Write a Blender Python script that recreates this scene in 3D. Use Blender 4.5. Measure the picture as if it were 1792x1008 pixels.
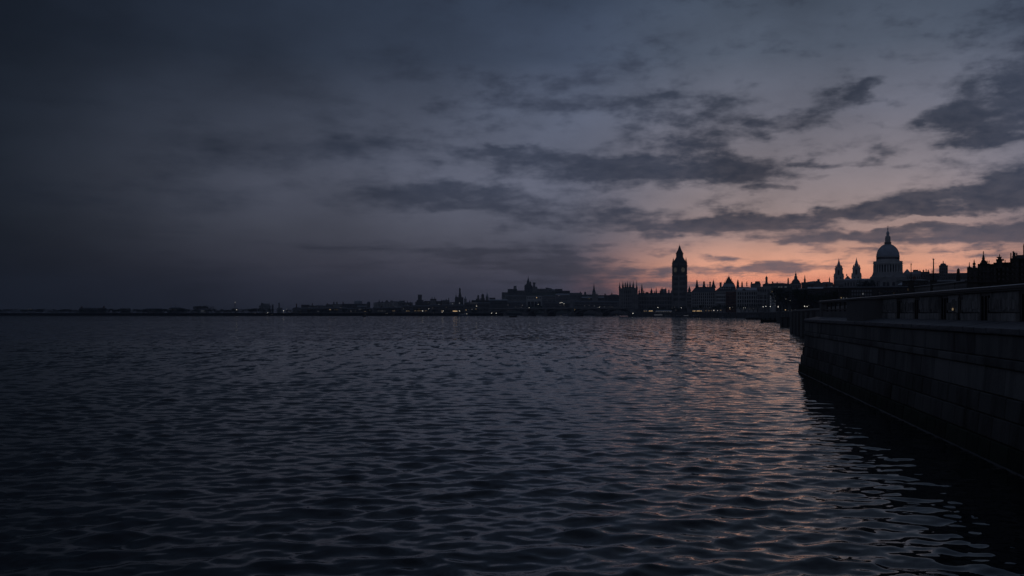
import bpy, math, random
import numpy as np

for o in list(bpy.data.objects):
    bpy.data.objects.remove(o)
scene = bpy.context.scene
COL = scene.collection
rnd = random.Random(7)

# ------------------------------------------------------------------ camera
EYE, F, CX, HY = 4.5, 1593.0, 896.0, 548.0     # eye height (m) and the lens in photograph pixels
cd = bpy.data.cameras.new('camera')
cam = bpy.data.objects.new('camera', cd)
COL.objects.link(cam)
cam.location = (0, 0, EYE)
cam.rotation_euler = (math.radians(90), 0, 0)
cd.sensor_width = 36.0
cd.lens = F / 1792.0 * 36.0
cd.shift_y = (HY - 504.0) / 1792.0
cd.clip_start = 0.1
cd.clip_end = 9000.0
scene.camera = cam


def lin(c):
    return tuple(((v / 255.0) / 12.92 if v <= 10.3 else ((v / 255.0 + 0.055) / 1.055) ** 2.4) for v in c)


def azel(px, py):
    az = math.atan((px - CX) / F)
    el = math.atan((HY - py) / F * math.cos(az))
    return math.degrees(az), math.degrees(el)


# ------------------------------------------------------------------ world: dusk sky with cloud bands
world = bpy.data.worlds.new('World')
scene.world = world
world.use_nodes = True
NT = world.node_tree
NT.nodes.clear()


def nn(t, **kw):
    n = NT.nodes.new(t)
    for k, v in kw.items():
        setattr(n, k, v)
    return n


def lk(a, b):
    NT.links.new(a, b)


def mth(op, a, b=None, c=None, clamp=False):
    n = nn('ShaderNodeMath', operation=op, use_clamp=clamp)
    for i, v in enumerate((a, b, c)):
        if v is None:
            continue
        if isinstance(v, (int, float)):
            n.inputs[i].default_value = v
        else:
            lk(v, n.inputs[i])
    return n.outputs[0]


def mrange(v, a, b, c=0.0, d=1.0, smooth=True):
    n = nn('ShaderNodeMapRange', interpolation_type='SMOOTHSTEP' if smooth else 'LINEAR')
    lk(v, n.inputs['Value'])
    for k, x in (('From Min', a), ('From Max', b), ('To Min', c), ('To Max', d)):
        n.inputs[k].default_value = x
    return n.outputs['Result']


def ramp(v, stops, hi):
    n = nn('ShaderNodeValToRGB')
    lk(mth('DIVIDE', v, hi, clamp=True), n.inputs[0])
    e = n.color_ramp.elements
    while len(e) < len(stops):
        e.new(0.5)
    for el_, (p, c) in zip(e, stops):
        el_.position = p / hi
    for el_, (p, c) in zip(e, stops):
        el_.color = (*lin(c), 1)
    return n.outputs[0]


def cmix(f, a, b):
    n = nn('ShaderNodeMix', data_type='RGBA')
    if isinstance(f, (int, float)):
        n.inputs[0].default_value = f
    else:
        lk(f, n.inputs[0])
    for s, v in ((n.inputs[6], a), (n.inputs[7], b)):
        if isinstance(v, tuple):
            s.default_value = (*v, 1)
        else:
            lk(v, s)
    return n.outputs[2]


tc = nn('ShaderNodeTexCoord')
sx = nn('ShaderNodeSeparateXYZ')
lk(tc.outputs['Generated'], sx.inputs[0])
az = mth('MULTIPLY', mth('ARCTAN2', sx.outputs[0], sx.outputs[1]), 57.29578)
el = mth('MULTIPLY', mth('ARCSINE', sx.outputs[2]), 57.29578)
ela = mth('MAXIMUM', el, 0.0)
SUN_AZ = 19.0
daz = mth('ABSOLUTE', mth('SUBTRACT', az, SUN_AZ))
HI = 90.0
WARM = [(0.0, (140, 90, 92)), (1.0, (186, 112, 102)), (1.9, (236, 150, 122)), (2.7, (248, 174, 142)), (3.6, (218, 163, 142)),
        (4.6, (176, 145, 138)), (6.2, (156, 140, 140)), (8.5, (139, 132, 139)), (12, (112, 114, 128)),
        (15.5, (84, 93, 109)), (19.5, (68, 79, 96)), (35, (62, 71, 88)), (90, (60, 68, 86))]
MIDC = [(0.0, (46, 50, 64)), (1.5, (64, 66, 82)), (3.0, (82, 82, 97)), (5.0, (96, 98, 113)), (8, (108, 112, 130)), (12, (92, 99, 118)),
        (15.5, (64, 74, 93)), (19.5, (54, 65, 84)), (35, (58, 67, 85)), (90, (60, 68, 86))]
COLD = [(0.0, (20, 25, 34)), (4, (20, 26, 35)), (9, (22, 29, 39)), (14, (24, 31, 42)), (20, (25, 32, 44)),
        (38, (42, 49, 64)), (70, (58, 67, 84)), (90, (60, 68, 86))]
CLW = [(0.0, (92, 76, 86)), (1.5, (112, 95, 102)), (3.2, (112, 100, 108)), (4.4, (86, 83, 94)), (6.0, (58, 62, 76)), (9, (54, 60, 75)),
       (13, (52, 59, 74)), (20, (50, 57, 72)), (90, (46, 53, 68))]
CLM = [(0.0, (44, 48, 61)), (3, (66, 67, 80)), (6, (64, 69, 85)), (9, (62, 69, 87)), (13, (57, 64, 81)), (20, (48, 56, 73)),
       (90, (46, 53, 68))]
CLC = [(0.0, (21, 26, 35)), (6, (22, 27, 37)), (12, (23, 29, 39)), (20, (23, 29, 40)), (38, (34, 40, 53)), (90, (46, 53, 68))]
f1 = mrange(daz, 4.0, 16.5)
f2 = mrange(daz, 9.0, 55.0)
f2 = mth('POWER', f2, 0.75)
f2 = mth('MULTIPLY', f2, mrange(daz, 75.0, 130.0, 1.0, 0.25))    # left sky darkened, vignette included; unseen sky behind lifted to light the fronts
clear = cmix(f2, cmix(f1, ramp(ela, WARM, HI), ramp(ela, MIDC, HI)), ramp(ela, COLD, HI))
cloud = cmix(f2, cmix(f1, ramp(ela, CLW, HI), ramp(ela, CLM, HI)), ramp(ela, CLC, HI))

# cloud field: banks of cloud at their bearings, broken up by layered noise, denser and thinner towards the horizon
cmb = nn('ShaderNodeCombineXYZ')
lk(az, cmb.inputs[0])
lk(el, cmb.inputs[1])


def noise(vec, sc, stretch, detail, rough=0.55, seed=0.0, out='Fac'):
    m = nn('ShaderNodeMapping')
    m.inputs['Scale'].default_value = (sc, sc * stretch, 1)
    m.inputs['Location'].default_value = (seed, seed * 1.7, seed)
    lk(vec, m.inputs[0])
    n = nn('ShaderNodeTexNoise', noise_dimensions='2D')
    n.inputs['Scale'].default_value = 1.0
    n.inputs['Detail'].default_value = detail
    n.inputs['Roughness'].default_value = rough
    lk(m.outputs[0], n.inputs['Vector'])
    return n.outputs[out]


wcol = noise(cmb.outputs[0], 0.28, 2.4, 5, 0.6, 3.1, 'Color')
wv = nn('ShaderNodeVectorMath', operation='MULTIPLY_ADD')
lk(wcol, wv.inputs[0])
wv.inputs[1].default_value = (4.6, 1.7, 0)
off = nn('ShaderNodeVectorMath', operation='SUBTRACT')
lk(cmb.outputs[0], off.inputs[0])
off.inputs[1].default_value = (2.3, 0.85, 0)
lk(off.outputs[0], wv.inputs[2])
PW = wv.outputs[0]
BANKS = [  # px, py, rx, ry, tilt, weight (bearings read off the photograph)
    (1050, 298, 280, 34, -4, 1.05), (1190, 190, 200, 34, -4, .62), (1080, 180, 130, 24, 0, .4), (1240, 285, 170, 40, -12, .85), (1170, 235, 120, 34, -8, .5), (930, 272, 120, 18, 0, .5),
    (1740, 190, 150, 70, 0, .95), (1800, 120, 80, 60, 0, .7), (1640, 208, 80, 30, 0, .75), (1700, 246, 90, 16, 5, .55),
    (1358, 221, 130, 27, 2, .9), (1512, 154, 54, 22, 0, .9), (1455, 180, 70, 26, 0, .5),
    (1700, 345, 230, 34, 4, 1.15), (1800, 318, 120, 50, 0, .9), (1510, 366, 140, 17, 3, .85), (1310, 392, 230, 26, 2, 1.0), (1080, 388, 260, 32, 0, .8),
    (1620, 409, 320, 22, 1, .95), (1760, 410, 150, 34, 0, .8), (1620, 385, 170, 8, 4, -.75), (1400, 415, 160, 14, 0, .5), (860, 345, 220, 38, 0, .72), (700, 268, 220, 32, 0, .55),
    (900, 165, 260, 34, 4, .6), (640, 330, 240, 45, 0, .45), (480, 250, 260, 50, 0, .35), (620, 120, 260, 34, 2, .4), (1100, 110, 130, 20, 3, .35), (1790, 40, 170, 60, 0, .5), (250, 340, 260, 50, 0, .4),  # the bank at the top right corner is added as vignette darkening
    (1490, 282, 66, 12, 2, .75), (1400, 286, 50, 9, 0, .5), (1610, 282, 54, 10, 0, .6), (1350, 332, 80, 10, 0, .6), (1450, 310, 44, 7, 0, .45), (1560, 262, 50, 8, 0, .4), (1545, 220, 40, 8, 0, .35),
    (1320, 470, 210, 13, 1, .85), (1070, 484, 190, 30, 0, .75), (930, 450, 200, 38, 0, .85), (1100, 446, 120, 11, -3, -.6), (1560, 440, 110, 7, 3, .5), (1690, 436, 90, 8, 4, .75),
    (1640, 484, 110, 14, 3, .75), (1240, 448, 60, 6, -3, .5), (1150, 443, 50, 5, -3, .6), (1440, 452, 60, 5, 4, .45), (1170, 505, 200, 12, 0, .55),
    (1730, 450, 60, 7, 8, .6), (1480, 500, 200, 11, 0, .3)]
tot = None
for (px, py, rx, ry, rot, wgt) in BANKS:
    a_, e_ = azel(px, py)
    m = nn('ShaderNodeMapping', vector_type='TEXTURE')
    m.inputs['Location'].default_value = (a_, e_, 0)
    m.inputs['Rotation'].default_value = (0, 0, math.radians(rot))
    cz = math.cos(math.radians(a_))
    m.inputs['Scale'].default_value = (rx / 27.8 * cz * cz * 1.15, ry / 27.8 * cz * 1.15, 1)
    lk(PW, m.inputs[0])
    ln = nn('ShaderNodeVectorMath', operation='LENGTH')
    lk(m.outputs[0], ln.inputs[0])
    v = mth('MULTIPLY', mrange(ln.outputs['Value'], 1.0, 0.25), wgt)
    tot = v if tot is None else mth('ADD', tot, v)
elw = mth('POWER', mth('ADD', ela, 1.0), 0.62)            # layers crowd together low down
cm2 = nn('ShaderNodeCombineXYZ')
lk(az, cm2.inputs[0])
lk(mth('MULTIPLY', elw, 3.2), cm2.inputs[1])
n1 = noise(cm2.outputs[0], 0.15, 3.6, 8, 0.58, 11.3)
n2 = noise(cm2.outputs[0], 0.52, 3.2, 6, 0.6, 27.9)
n4 = noise(cm2.outputs[0], 0.10, 13.0, 6, 0.6, 71.2)
low = mrange(el, 3.0, 7.0, 1.0, 0.15)
nsum = mth('ADD', mth('MULTIPLY', mth('SUBTRACT', n1, 0.5), 1.7), mth('MULTIPLY', mth('MULTIPLY', mth('SUBTRACT', n2, 0.5), 1.8), mrange(az, -16, 0, 0.12, 1.0)))
nsum = mth('ADD', nsum, mth('MULTIPLY', mth('MULTIPLY', mth('SUBTRACT', n4, 0.5), low), 2.3))
outer = mth('MULTIPLY', mrange(mth('ABSOLUTE', az), 30, 55), 0.25)
dens = mrange(mth('ADD', mth('ADD', mth('MULTIPLY', tot, 0.92), nsum), outer), -0.06, 1.08)
# fine lit wisps inside the banks
n3 = noise(cm2.outputs[0], 0.9, 2.6, 5, 0.6, 41.0)
dens = mth('MULTIPLY', dens, mrange(n3, 0.2, 0.75, 1.0, 0.87))
sky = cmix(dens, clear, cloud)
n5 = noise(cmb.outputs[0], 0.06, 2.2, 6, 0.55, 5.5)
vsc = nn('ShaderNodeVectorMath', operation='SCALE')
lk(sky, vsc.inputs[0])
lk(mrange(n5, 0.25, 0.75, 0.76, 1.24, False), vsc.inputs['Scale'])
sky = vsc.outputs[0]
below = mrange(el, -1.5, 0.0)
sky = cmix(below, lin((9, 10, 13)), sky)
SUN_EL = 1.5
nish = nn('ShaderNodeTexSky', sky_type='NISHITA', sun_disc=False)
nish.sun_elevation = math.radians(SUN_EL)
nish.sun_rotation = math.radians(SUN_AZ)
bg1 = nn('ShaderNodeBackground')
lk(sky, bg1.inputs[0])
bg1.inputs[1].default_value = 1.0
bg2 = nn('ShaderNodeBackground')
lk(nish.outputs[0], bg2.inputs[0])
bg2.inputs[1].default_value = 0.0004
addw = nn('ShaderNodeAddShader')
lk(bg1.outputs[0], addw.inputs[0])
lk(bg2.outputs[0], addw.inputs[1])
wo = nn('ShaderNodeOutputWorld')
lk(addw.outputs[0], wo.inputs[0])

# ------------------------------------------------------------------ the sun, all but gone behind the cloud bank
sd = bpy.data.lights.new('sun', 'SUN')
sd.energy = 0.004
sd.angle = math.radians(12)
sd.color = (1.0, 0.62, 0.45)
sun = bpy.data.objects.new('sun', sd)
COL.objects.link(sun)
sun.rotation_euler = (math.radians(90 - SUN_EL), 0, math.radians(180 - SUN_AZ))
sun.location = (60, 200, 120)

vs = scene.view_settings
vs.view_transform = 'Standard'
vs.look = 'None'
vs.exposure = 0.0
vs.gamma = 1.0
vs.use_curve_mapping = False
scene.cycles.use_denoising = True
scene.cycles.max_bounces = 6
scene.cycles.diffuse_bounces = 2
scene.cycles.glossy_bounces = 3
scene.cycles.volume_bounces = 0
scene.cycles.sample_clamp_indirect = 2.0


# ------------------------------------------------------------------ materials
def mat(name, base, rough=0.8, var=0.25, nscale=0.5, spec=0.3, metal=0.0, emit=None, estr=0.0, bump=0.0, streak=False, warm=None):
    m = bpy.data.materials.new(name)
    m.use_nodes = True
    t = m.node_tree
    t.nodes.clear()
    out = t.nodes.new('ShaderNodeOutputMaterial')
    if emit:
        e = t.nodes.new('ShaderNodeEmission')
        e.inputs[0].default_value = (*emit, 1)
        e.inputs[1].default_value = estr
        t.links.new(e.outputs[0], out.inputs[0])
        return m
    p = t.nodes.new('ShaderNodeBsdfPrincipled')
    p.inputs['Roughness'].default_value = rough
    p.inputs['Specular IOR Level'].default_value = spec
    p.inputs['Metallic'].default_value = metal
    g = t.nodes.new('ShaderNodeNewGeometry')
    mp = t.nodes.new('ShaderNodeMapping')
    mp.inputs['Scale'].default_value = (nscale, nscale, nscale * (0.22 if streak else 1.0))
    t.links.new(g.outputs['Position'], mp.inputs[0])
    n = t.nodes.new('ShaderNodeTexNoise')
    n.inputs['Scale'].default_value = 1.0
    n.inputs['Detail'].default_value = 7
    n.inputs['Roughness'].default_value = 0.62
    t.links.new(mp.outputs[0], n.inputs['Vector'])
    oi = t.nodes.new('ShaderNodeObjectInfo')
    ad = t.nodes.new('ShaderNodeMath')
    ad.operation = 'MULTIPLY_ADD'
    t.links.new(oi.outputs['Random'], ad.inputs[0])
    ad.inputs[1].default_value = 0.35 * (1 if var > 0.3 else 0.4)
    t.links.new(n.outputs['Fac'], ad.inputs[2])
    r = t.nodes.new('ShaderNodeValToRGB')
    lo = tuple(c * (1 - var) for c in base)
    hi = tuple(min(1, c * (1 + var)) for c in base)
    if warm:
        hi = warm
    r.color_ramp.elements[0].position = 0.34
    r.color_ramp.elements[0].color = (*lo, 1)
    r.color_ramp.elements[1].position = 0.82
    r.color_ramp.elements[1].color = (*hi, 1)
    t.links.new(ad.outputs[0], r.inputs[0])
    t.links.new(r.outputs[0], p.inputs['Base Color'])
    if bump:
        n2 = t.nodes.new('ShaderNodeTexNoise')
        n2.inputs['Scale'].default_value = nscale * 9
        n2.inputs['Detail'].default_value = 5
        t.links.new(g.outputs['Position'], n2.inputs['Vector'])
        b = t.nodes.new('ShaderNodeBump')
        b.inputs['Strength'].default_value = bump
        b.inputs['Distance'].default_value = 0.03
        t.links.new(n2.outputs['Fac'], b.inputs['Height'])
        t.links.new(b.outputs[0], p.inputs['Normal'])
    t.links.new(p.outputs[0], out.inputs[0])
    return m


M = dict(
    stone=mat('limestone', (.27, .26, .25), .85, .3, .15),
    pale=mat('pale_stone', (.46, .45, .43), .8, .25, .2),
    dark=mat('dark_stone', (.13, .125, .12), .85, .35, .2),  # plain dark tone shared by many parts
    brick=mat('brick_red', (.16, .085, .065), .85, .3, .3),
    black=mat('dark_brick', (.06, .055, .05), .85, .35, .5),
    slate=mat('slate_roof', (.085, .09, .10), .6, .3, .3, .4),
    zinc=mat('zinc_roof', (.33, .35, .38), .5, .2, .2, .5),
    lead=mat('lead_roof', (.40, .43, .48), .55, .2, .15, .4),
    iron=mat('black_iron', (.025, .025, .027), .5, .2, 1.0, .4),
    steel=mat('painted_steel', (.20, .21, .22), .45, .2, .6, .4),
    glass=mat('window_glass', (.012, .013, .016), .12, .2, .3, .5),
    white=mat('white_paint', (.5, .5, .5), .5, .1, .3),
    hull=mat('hull_paint', (.10, .12, .16), .45, .3, .4),
    leaf=mat('leaves', (.032, .042, .028), .9, .45, .4),
    bark=mat('bark', (.05, .042, .035), .9, .3, .8),
    ground=mat('ground_paving', (.07, .07, .068), .9, .3, .05),
    earth=mat('river_bank_earth', (.045, .043, .038), .95, .4, .06),
    grassy=mat('hill_grass', (.05, .056, .042), .95, .4, .03),
    granite=mat('granite_block', (.066, .065, .066), .75, .6, 1.1, .3, bump=.8, streak=True, warm=(.18, .175, .17)),
    tidal=mat('damp_vignetted_granite', (.030, .032, .030), .8, .6, 1.2, .25, bump=.8, streak=True, warm=(.095, .094, .09)),  # lower courses: damp tone, with vignette darkening put into the colour
    wet=mat('wet_granite', (.020, .026, .019), .75, .5, 1.3, .15, bump=.8),
    footing=mat('footing_granite', (.045, .046, .048), .6, .4, 1.6, .3, bump=.6),
    coping=mat('coping_granite', (.12, .12, .13), .6, .3, 1.6, .4, bump=.5),
    panel=mat('mottled_stone', (.055, .052, .05), .8, .5, 4.0, .3, bump=1.0, streak=True, warm=(.36, .345, .33)),  # pale and dark tones mottled in tall streaks
    wood=mat('jetty_timber', (.055, .05, .045), .9, .4, 1.2, .2),
    lampw=mat('lamp_white', (1, 1, 1), emit=(1.0, .92, .80), estr=1.5),
    lampy=mat('lamp_warm', (1, 1, 1), emit=(1.0, .66, .34), estr=.9),
    lampd=mat('lamp_dim', (1, 1, 1), emit=(.95, .85, .74), estr=.28),
    winw=mat('window_lit', (1, 1, 1), emit=(1.0, .72, .42), estr=.17),
    wind=mat('window_lit_dim', (1, 1, 1), emit=(.80, .82, .90), estr=.08),
    clock=mat('clock_dial', (1, 1, 1), emit=(.95, .88, .78), estr=.032),
)


# ------------------------------------------------------------------ mesh helpers
class MB:
    def __init__(s):
        s.v, s.f = [], []

    def add(s, vs_, fs):
        b = len(s.v)
        s.v += vs_
        s.f += [tuple(i + b for i in f) for f in fs]
        return s

    def box(s, x0, x1, y0, y1, z0, z1):
        return s.add([(x0, y0, z0), (x1, y0, z0), (x1, y1, z0), (x0, y1, z0), (x0, y0, z1), (x1, y0, z1), (x1, y1, z1), (x0, y1, z1)],
                     [(0, 3, 2, 1), (4, 5, 6, 7), (0, 1, 5, 4), (1, 2, 6, 5), (2, 3, 7, 6), (3, 0, 4, 7)])

    def hip(s, x0, x1, y0, y1, z0, u0, u1, w0, w1, z1):
        return s.add([(x0, y0, z0), (x1, y0, z0), (x1, y1, z0), (x0, y1, z0), (u0, w0, z1), (u1, w0, z1), (u1, w1, z1), (u0, w1, z1)],
                     [(0, 3, 2, 1), (4, 5, 6, 7), (0, 1, 5, 4), (1, 2, 6, 5), (2, 3, 7, 6), (3, 0, 4, 7)])

    def lathe(s, x, y, prof, n=12, rot=0.0):
        vs_, fs = [], []
        for r, z in prof:
            for k in range(n):
                a = rot + 2 * math.pi * k / n
                vs_.append((x + r * math.cos(a), y + r * math.sin(a), z))
        for j in range(len(prof) - 1):
            for k in range(n):
                k2 = (k + 1) % n
                fs.append((j * n + k, j * n + k2, (j + 1) * n + k2, (j + 1) * n + k))
        fs.append(tuple(range(n))[::-1])
        fs.append(tuple(range((len(prof) - 1) * n, len(prof) * n)))
        return s.add(vs_, fs)

    def bar(s, p, q, r, n=5):
        p, q = np.array(p, float), np.array(q, float)
        d = q - p
        L = np.linalg.norm(d) or 1
        d = d / L
        a = np.cross(d, (0, 0, 1) if abs(d[2]) < .9 else (1, 0, 0))
        a /= np.linalg.norm(a)
        b = np.cross(d, a)
        vs_ = []
        for c, rr in ((p, r), (q, r)):
            for k in range(n):
                t = 2 * math.pi * k / n
                vs_.append(tuple(c + rr * (math.cos(t) * a + math.sin(t) * b)))
        fs = [(k, (k + 1) % n, n + (k + 1) % n, n + k) for k in range(n)] + [tuple(range(n))[::-1], tuple(range(n, 2 * n))]
        return s.add(vs_, fs)

    def mesh(s, name, m, smooth=False):
        me = bpy.data.meshes.new(name)
        me.from_pydata([tuple(map(float, v)) for v in s.v], [], s.f)
        me.materials.append(M[m] if isinstance(m, str) else m)
        me.validate()
        if smooth:
            me.polygons.foreach_set('use_smooth', [True] * len(me.polygons))
        return me

    def build(s, name, m, parent=None, smooth=False):
        o = bpy.data.objects.new(name, s.mesh(name, m, smooth))
        COL.objects.link(o)
        if parent:
            o.parent = parent
        return o


def tag(o, label=None, cat=None, group=None, kind=None):
    for k, v in (('label', label), ('category', cat), ('group', group), ('kind', kind)):
        if v:
            o[k] = v
    return o


def thing(name, label, cat, loc, rz=0.0, group=None):
    o = bpy.data.objects.new(name, None)
    o.empty_display_size = 1
    COL.objects.link(o)
    o.location = loc
    o.rotation_euler = (0, 0, rz)
    return tag(o, label, cat, group)


def inst(me, name, parent, loc=(0, 0, 0), rz=0.0):
    o = bpy.data.objects.new(name, me)
    COL.objects.link(o)
    o.parent = parent
    o.location = loc
    o.rotation_euler = (0, 0, rz)
    return o


def at(px, d):
    return (px - CX) / F * d


def zz(py, d):
    return EYE + (HY - py) / F * d


HAZE = 0.00009
GZ = 4.2   # street level above the river

# ------------------------------------------------------------------ river: one sheet with real waves near the viewer
def build_water():
    rows, d = [], 2.0
    while d < 3000:
        rows.append(d)
        d += max(.055, .0025 * d) if d < 150 else d * .025
    rows.append(3000.0)
    R = np.array(rows)
    nc = 560
    u = np.linspace(-1, 1, nc)
    u = np.sign(u) * np.abs(u) ** 1.0
    Y = np.repeat(R[:, None], nc, 1)
    X = u[None, :] * (R[:, None] * .78 + 6.0)
    gy, gx = np.gradient(R)[:, None], (R[:, None] * .78 + 6) * 2 / nc
    rg = np.random.RandomState(5)
    H = np.zeros_like(X)
    DX = np.zeros_like(X)
    DY = np.zeros_like(X)
    # gusty patches: wave height differs from place to place
    gust = 1 + .28 * np.sin(X * .11 + .7 * np.sin(Y * .05)) * np.sin(Y * .07 + 1.3) + .18 * np.sin(X * .031 - Y * .043 + 2)
    nW = 110
    lee = (9.51 + .1776 * Y - X) * .985                # the quay shelters the water at its foot
    t_ = np.clip(lee / 9.0, 0, 1)
    gust = gust * (.5 + .5 * t_ * t_ * (3 - 2 * t_))
    lam = np.exp(np.linspace(math.log(.26), math.log(6.0), nW)) * rg.uniform(.93, 1.07, nW)
    for i, L in enumerate(lam):
        k = 2 * math.pi / L
        spread = 64 if L < 1.2 else 46
        th = math.radians(rg.normal(-8, spread * .62)) + (math.pi if rg.rand() < .25 else 0)
        sl = .027 * (math.exp(-((math.log(L / 1.1)) / .5) ** 2) + .7 * math.exp(-((math.log(L / .45)) / .45) ** 2)
                     + .16 * math.exp(-((math.log(L / 3.2)) / .5) ** 2))
        A = sl / k
        ph = rg.uniform(0, 2 * math.pi)
        kx, ky = k * math.sin(th), k * math.cos(th)
        fade = np.minimum(np.clip((2 * math.pi / max(abs(ky), 1e-6) / gy - 2.4) / 2.4, 0, 1), np.clip((2 * math.pi / max(abs(kx), 1e-6) / gx - 2.4) / 2.4, 0, 1))
        a = kx * X + ky * Y + ph
        w = A * fade * gust
        H += w * np.cos(a)
        q = .95
        DX -= q * w * math.sin(th) * np.sin(a)
        DY -= q * w * math.cos(th) * np.sin(a)
    V = np.stack([X + DX, Y + DY, H], -1).reshape(-1, 3).astype(np.float32)
    nr = len(R)
    i = np.arange(nr - 1)[:, None] * nc + np.arange(nc - 1)[None, :]
    q = np.stack([i, i + 1, i + nc + 1, i + nc], -1).reshape(-1, 4)
    me = bpy.data.meshes.new('water')
    me.vertices.add(len(V))
    me.vertices.foreach_set('co', V.ravel())
    me.loops.add(q.size)
    me.loops.foreach_set('vertex_index', q.ravel().astype(np.int32))
    me.polygons.add(len(q))
    me.polygons.foreach_set('loop_start', np.arange(0, q.size, 4, dtype=np.int32))
    me.update(calc_edges=True)
    me.polygons.foreach_set('use_smooth', [True] * len(q))
    o = bpy.data.objects.new('water', me)
    COL.objects.link(o)
    o['kind'] = 'structure'
    m = bpy.data.materials.new('river_water')
    m.use_nodes = True
    t = m.node_tree
    p = t.nodes['Principled BSDF']
    p.inputs['Base Color'].default_value = (.006, .009, .011, 1)
    p.inputs['IOR'].default_value = 1.333
    p.inputs['Roughness'].default_value = .035
    g = t.nodes.new('ShaderNodeNewGeometry')

    def N(tp, **kw):
        n = t.nodes.new(tp)
        for k_, v in kw.items():
            setattr(n, k_, v)
        return n

    def vm(op, a, b):
        n = N('ShaderNodeVectorMath', operation=op)
        for s, v in zip(n.inputs, (a, b)):
            if isinstance(v, tuple):
                s.default_value = v
            else:
                t.links.new(v, s)
        return n.outputs[0]
    ln = N('ShaderNodeVectorMath', operation='LENGTH')
    t.links.new(g.outputs['Position'], ln.inputs[0])

    def mr(a, b, c, d_):
        n = N('ShaderNodeMapRange')
        t.links.new(ln.outputs['Value'], n.inputs['Value'])
        for kk, vv in zip(('From Min', 'From Max', 'To Min', 'To Max'), (a, b, c, d_)):
            n.inputs[kk].default_value = vv
        return n.outputs['Result']

    def slope(scale, xs, det):
        mp = N('ShaderNodeMapping')
        mp.inputs['Scale'].default_value = (scale * xs, scale, scale)
        t.links.new(g.outputs['Position'], mp.inputs[0])
        n = N('ShaderNodeTexNoise')
        n.inputs['Scale'].default_value = 1
        n.inputs['Detail'].default_value = det
        n.inputs['Roughness'].default_value = .6
        t.links.new(mp.outputs[0], n.inputs['Vector'])
        return vm('SUBTRACT', n.outputs['Color'], (.5, .5, .5))
    s1 = slope(6.5, .55, 2)      # small ripples everywhere
    s2 = slope(.11, 6.0, 5)      # groups of waves too far off for the mesh
    s3 = slope(.02, .35, 3)      # broad smooth and ruffled lanes far off

    def scl(v, f):
        n = N('ShaderNodeVectorMath', operation='SCALE')
        t.links.new(v, n.inputs[0])
        if isinstance(f, (int, float)):
            n.inputs['Scale'].default_value = f
        else:
            t.links.new(f, n.inputs['Scale'])
        return n.outputs[0]
    def scl_y(f):
        c = N('ShaderNodeCombineXYZ')
        t.links.new(f, c.inputs[1])
        return c.outputs[0]
    mpf = N('ShaderNodeMapping')
    mpf.inputs['Scale'].default_value = (.85, .2, .5)
    t.links.new(g.outputs['Position'], mpf.inputs[0])
    nf = N('ShaderNodeTexNoise')
    nf.inputs['Scale'].default_value = 1
    nf.inputs['Detail'].default_value = 3.5
    nf.inputs['Roughness'].default_value = .6
    t.links.new(mpf.outputs[0], nf.inputs['Vector'])
    rf = N('ShaderNodeMapRange', interpolation_type='SMOOTHSTEP')
    t.links.new(nf.outputs['Fac'], rf.inputs['Value'])
    for kk, vv in zip(('From Min', 'From Max', 'To Min', 'To Max'), (.50, .66, 0, 1)):
        rf.inputs[kk].default_value = vv
    flk = N('ShaderNodeMath', operation='MULTIPLY')
    t.links.new(rf.outputs['Result'], flk.inputs[0])
    t.links.new(mr(35, 120, 0, -.30), flk.inputs[1])
    sm = vm('ADD', scl(s1, .11), vm('ADD', scl(s2, mr(60, 220, 0, .38)), scl(s3, mr(80, 400, 0, .10))))
    sm = vm('MULTIPLY', sm, (.38, 1.0, 0.0))
    sm = vm('ADD', sm, scl_y(flk.outputs[0]))      # wind-driven waves lean: their near faces are the steeper
    nm = N('ShaderNodeVectorMath', operation='NORMALIZE')
    t.links.new(vm('ADD', g.outputs['Normal'], sm), nm.inputs[0])
    t.links.new(nm.outputs[0], p.inputs['Normal'])
    t.links.new(mr(40, 260, .022, .06), p.inputs['Roughness'])
    me.materials.append(m)
    return o


build_water()

# ------------------------------------------------------------------ ground and shoreline
WALL_END = (22.0, 70.3)
TX, TY = .17486, .98459            # along the quay wall, away from the viewer


def wallpt(s, inward):             # s metres from the far end towards the viewer
    return (WALL_END[0] - TX * s + TY * inward, WALL_END[1] - TY * s - TX * inward)


SHORE = [(-2300, 1400), (-1200, 1400), (-560, 1400), (-250, 1434), (-60, 1434), (-14, 1460), (-10, 1900), (215, 1880), (205, 1500), (159, 1240), (204, 1070),
         (212, 824), (176, 640), (132, 450), (92, 293), (70, 225), (48, 140), (34, 90)]
OUT = [(-2400, 3000), (-1200, 3000), (-560, 3000), (-250, 3000), (-100, 3000), (0, 3000), (100, 3000), (300, 3000), (450, 3000), (650, 3000), (900, 3000),
       (1200, 3000), (1500, 2600), (1800, 2200), (2000, 1700), (2200, 1200), (2300, 700), (2350, 420)]
SH2 = SHORE + [wallpt(0.3, 2.1), wallpt(30, 2.1), wallpt(72, 2.1)]
OU2 = OUT + [(2380, 75), (2390, 20), (2400, -150)]
mb = MB()
vs_, fs = [], []
NSEG = len(SH2)
for (a, b) in zip(SH2, OU2):
    for t_ in (0, .01, .06, .2, .5, 1):
        vs_.append((a[0] + (b[0] - a[0]) * t_, a[1] + (b[1] - a[1]) * t_, GZ))
for i in range(NSEG - 1):
    for j in range(5):
        fs.append((i * 6 + j, (i + 1) * 6 + j, (i + 1) * 6 + j + 1, i * 6 + j + 1))
mb.add(vs_, fs)
go = mb.build('ground', 'ground')
go['kind'] = 'structure'

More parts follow.
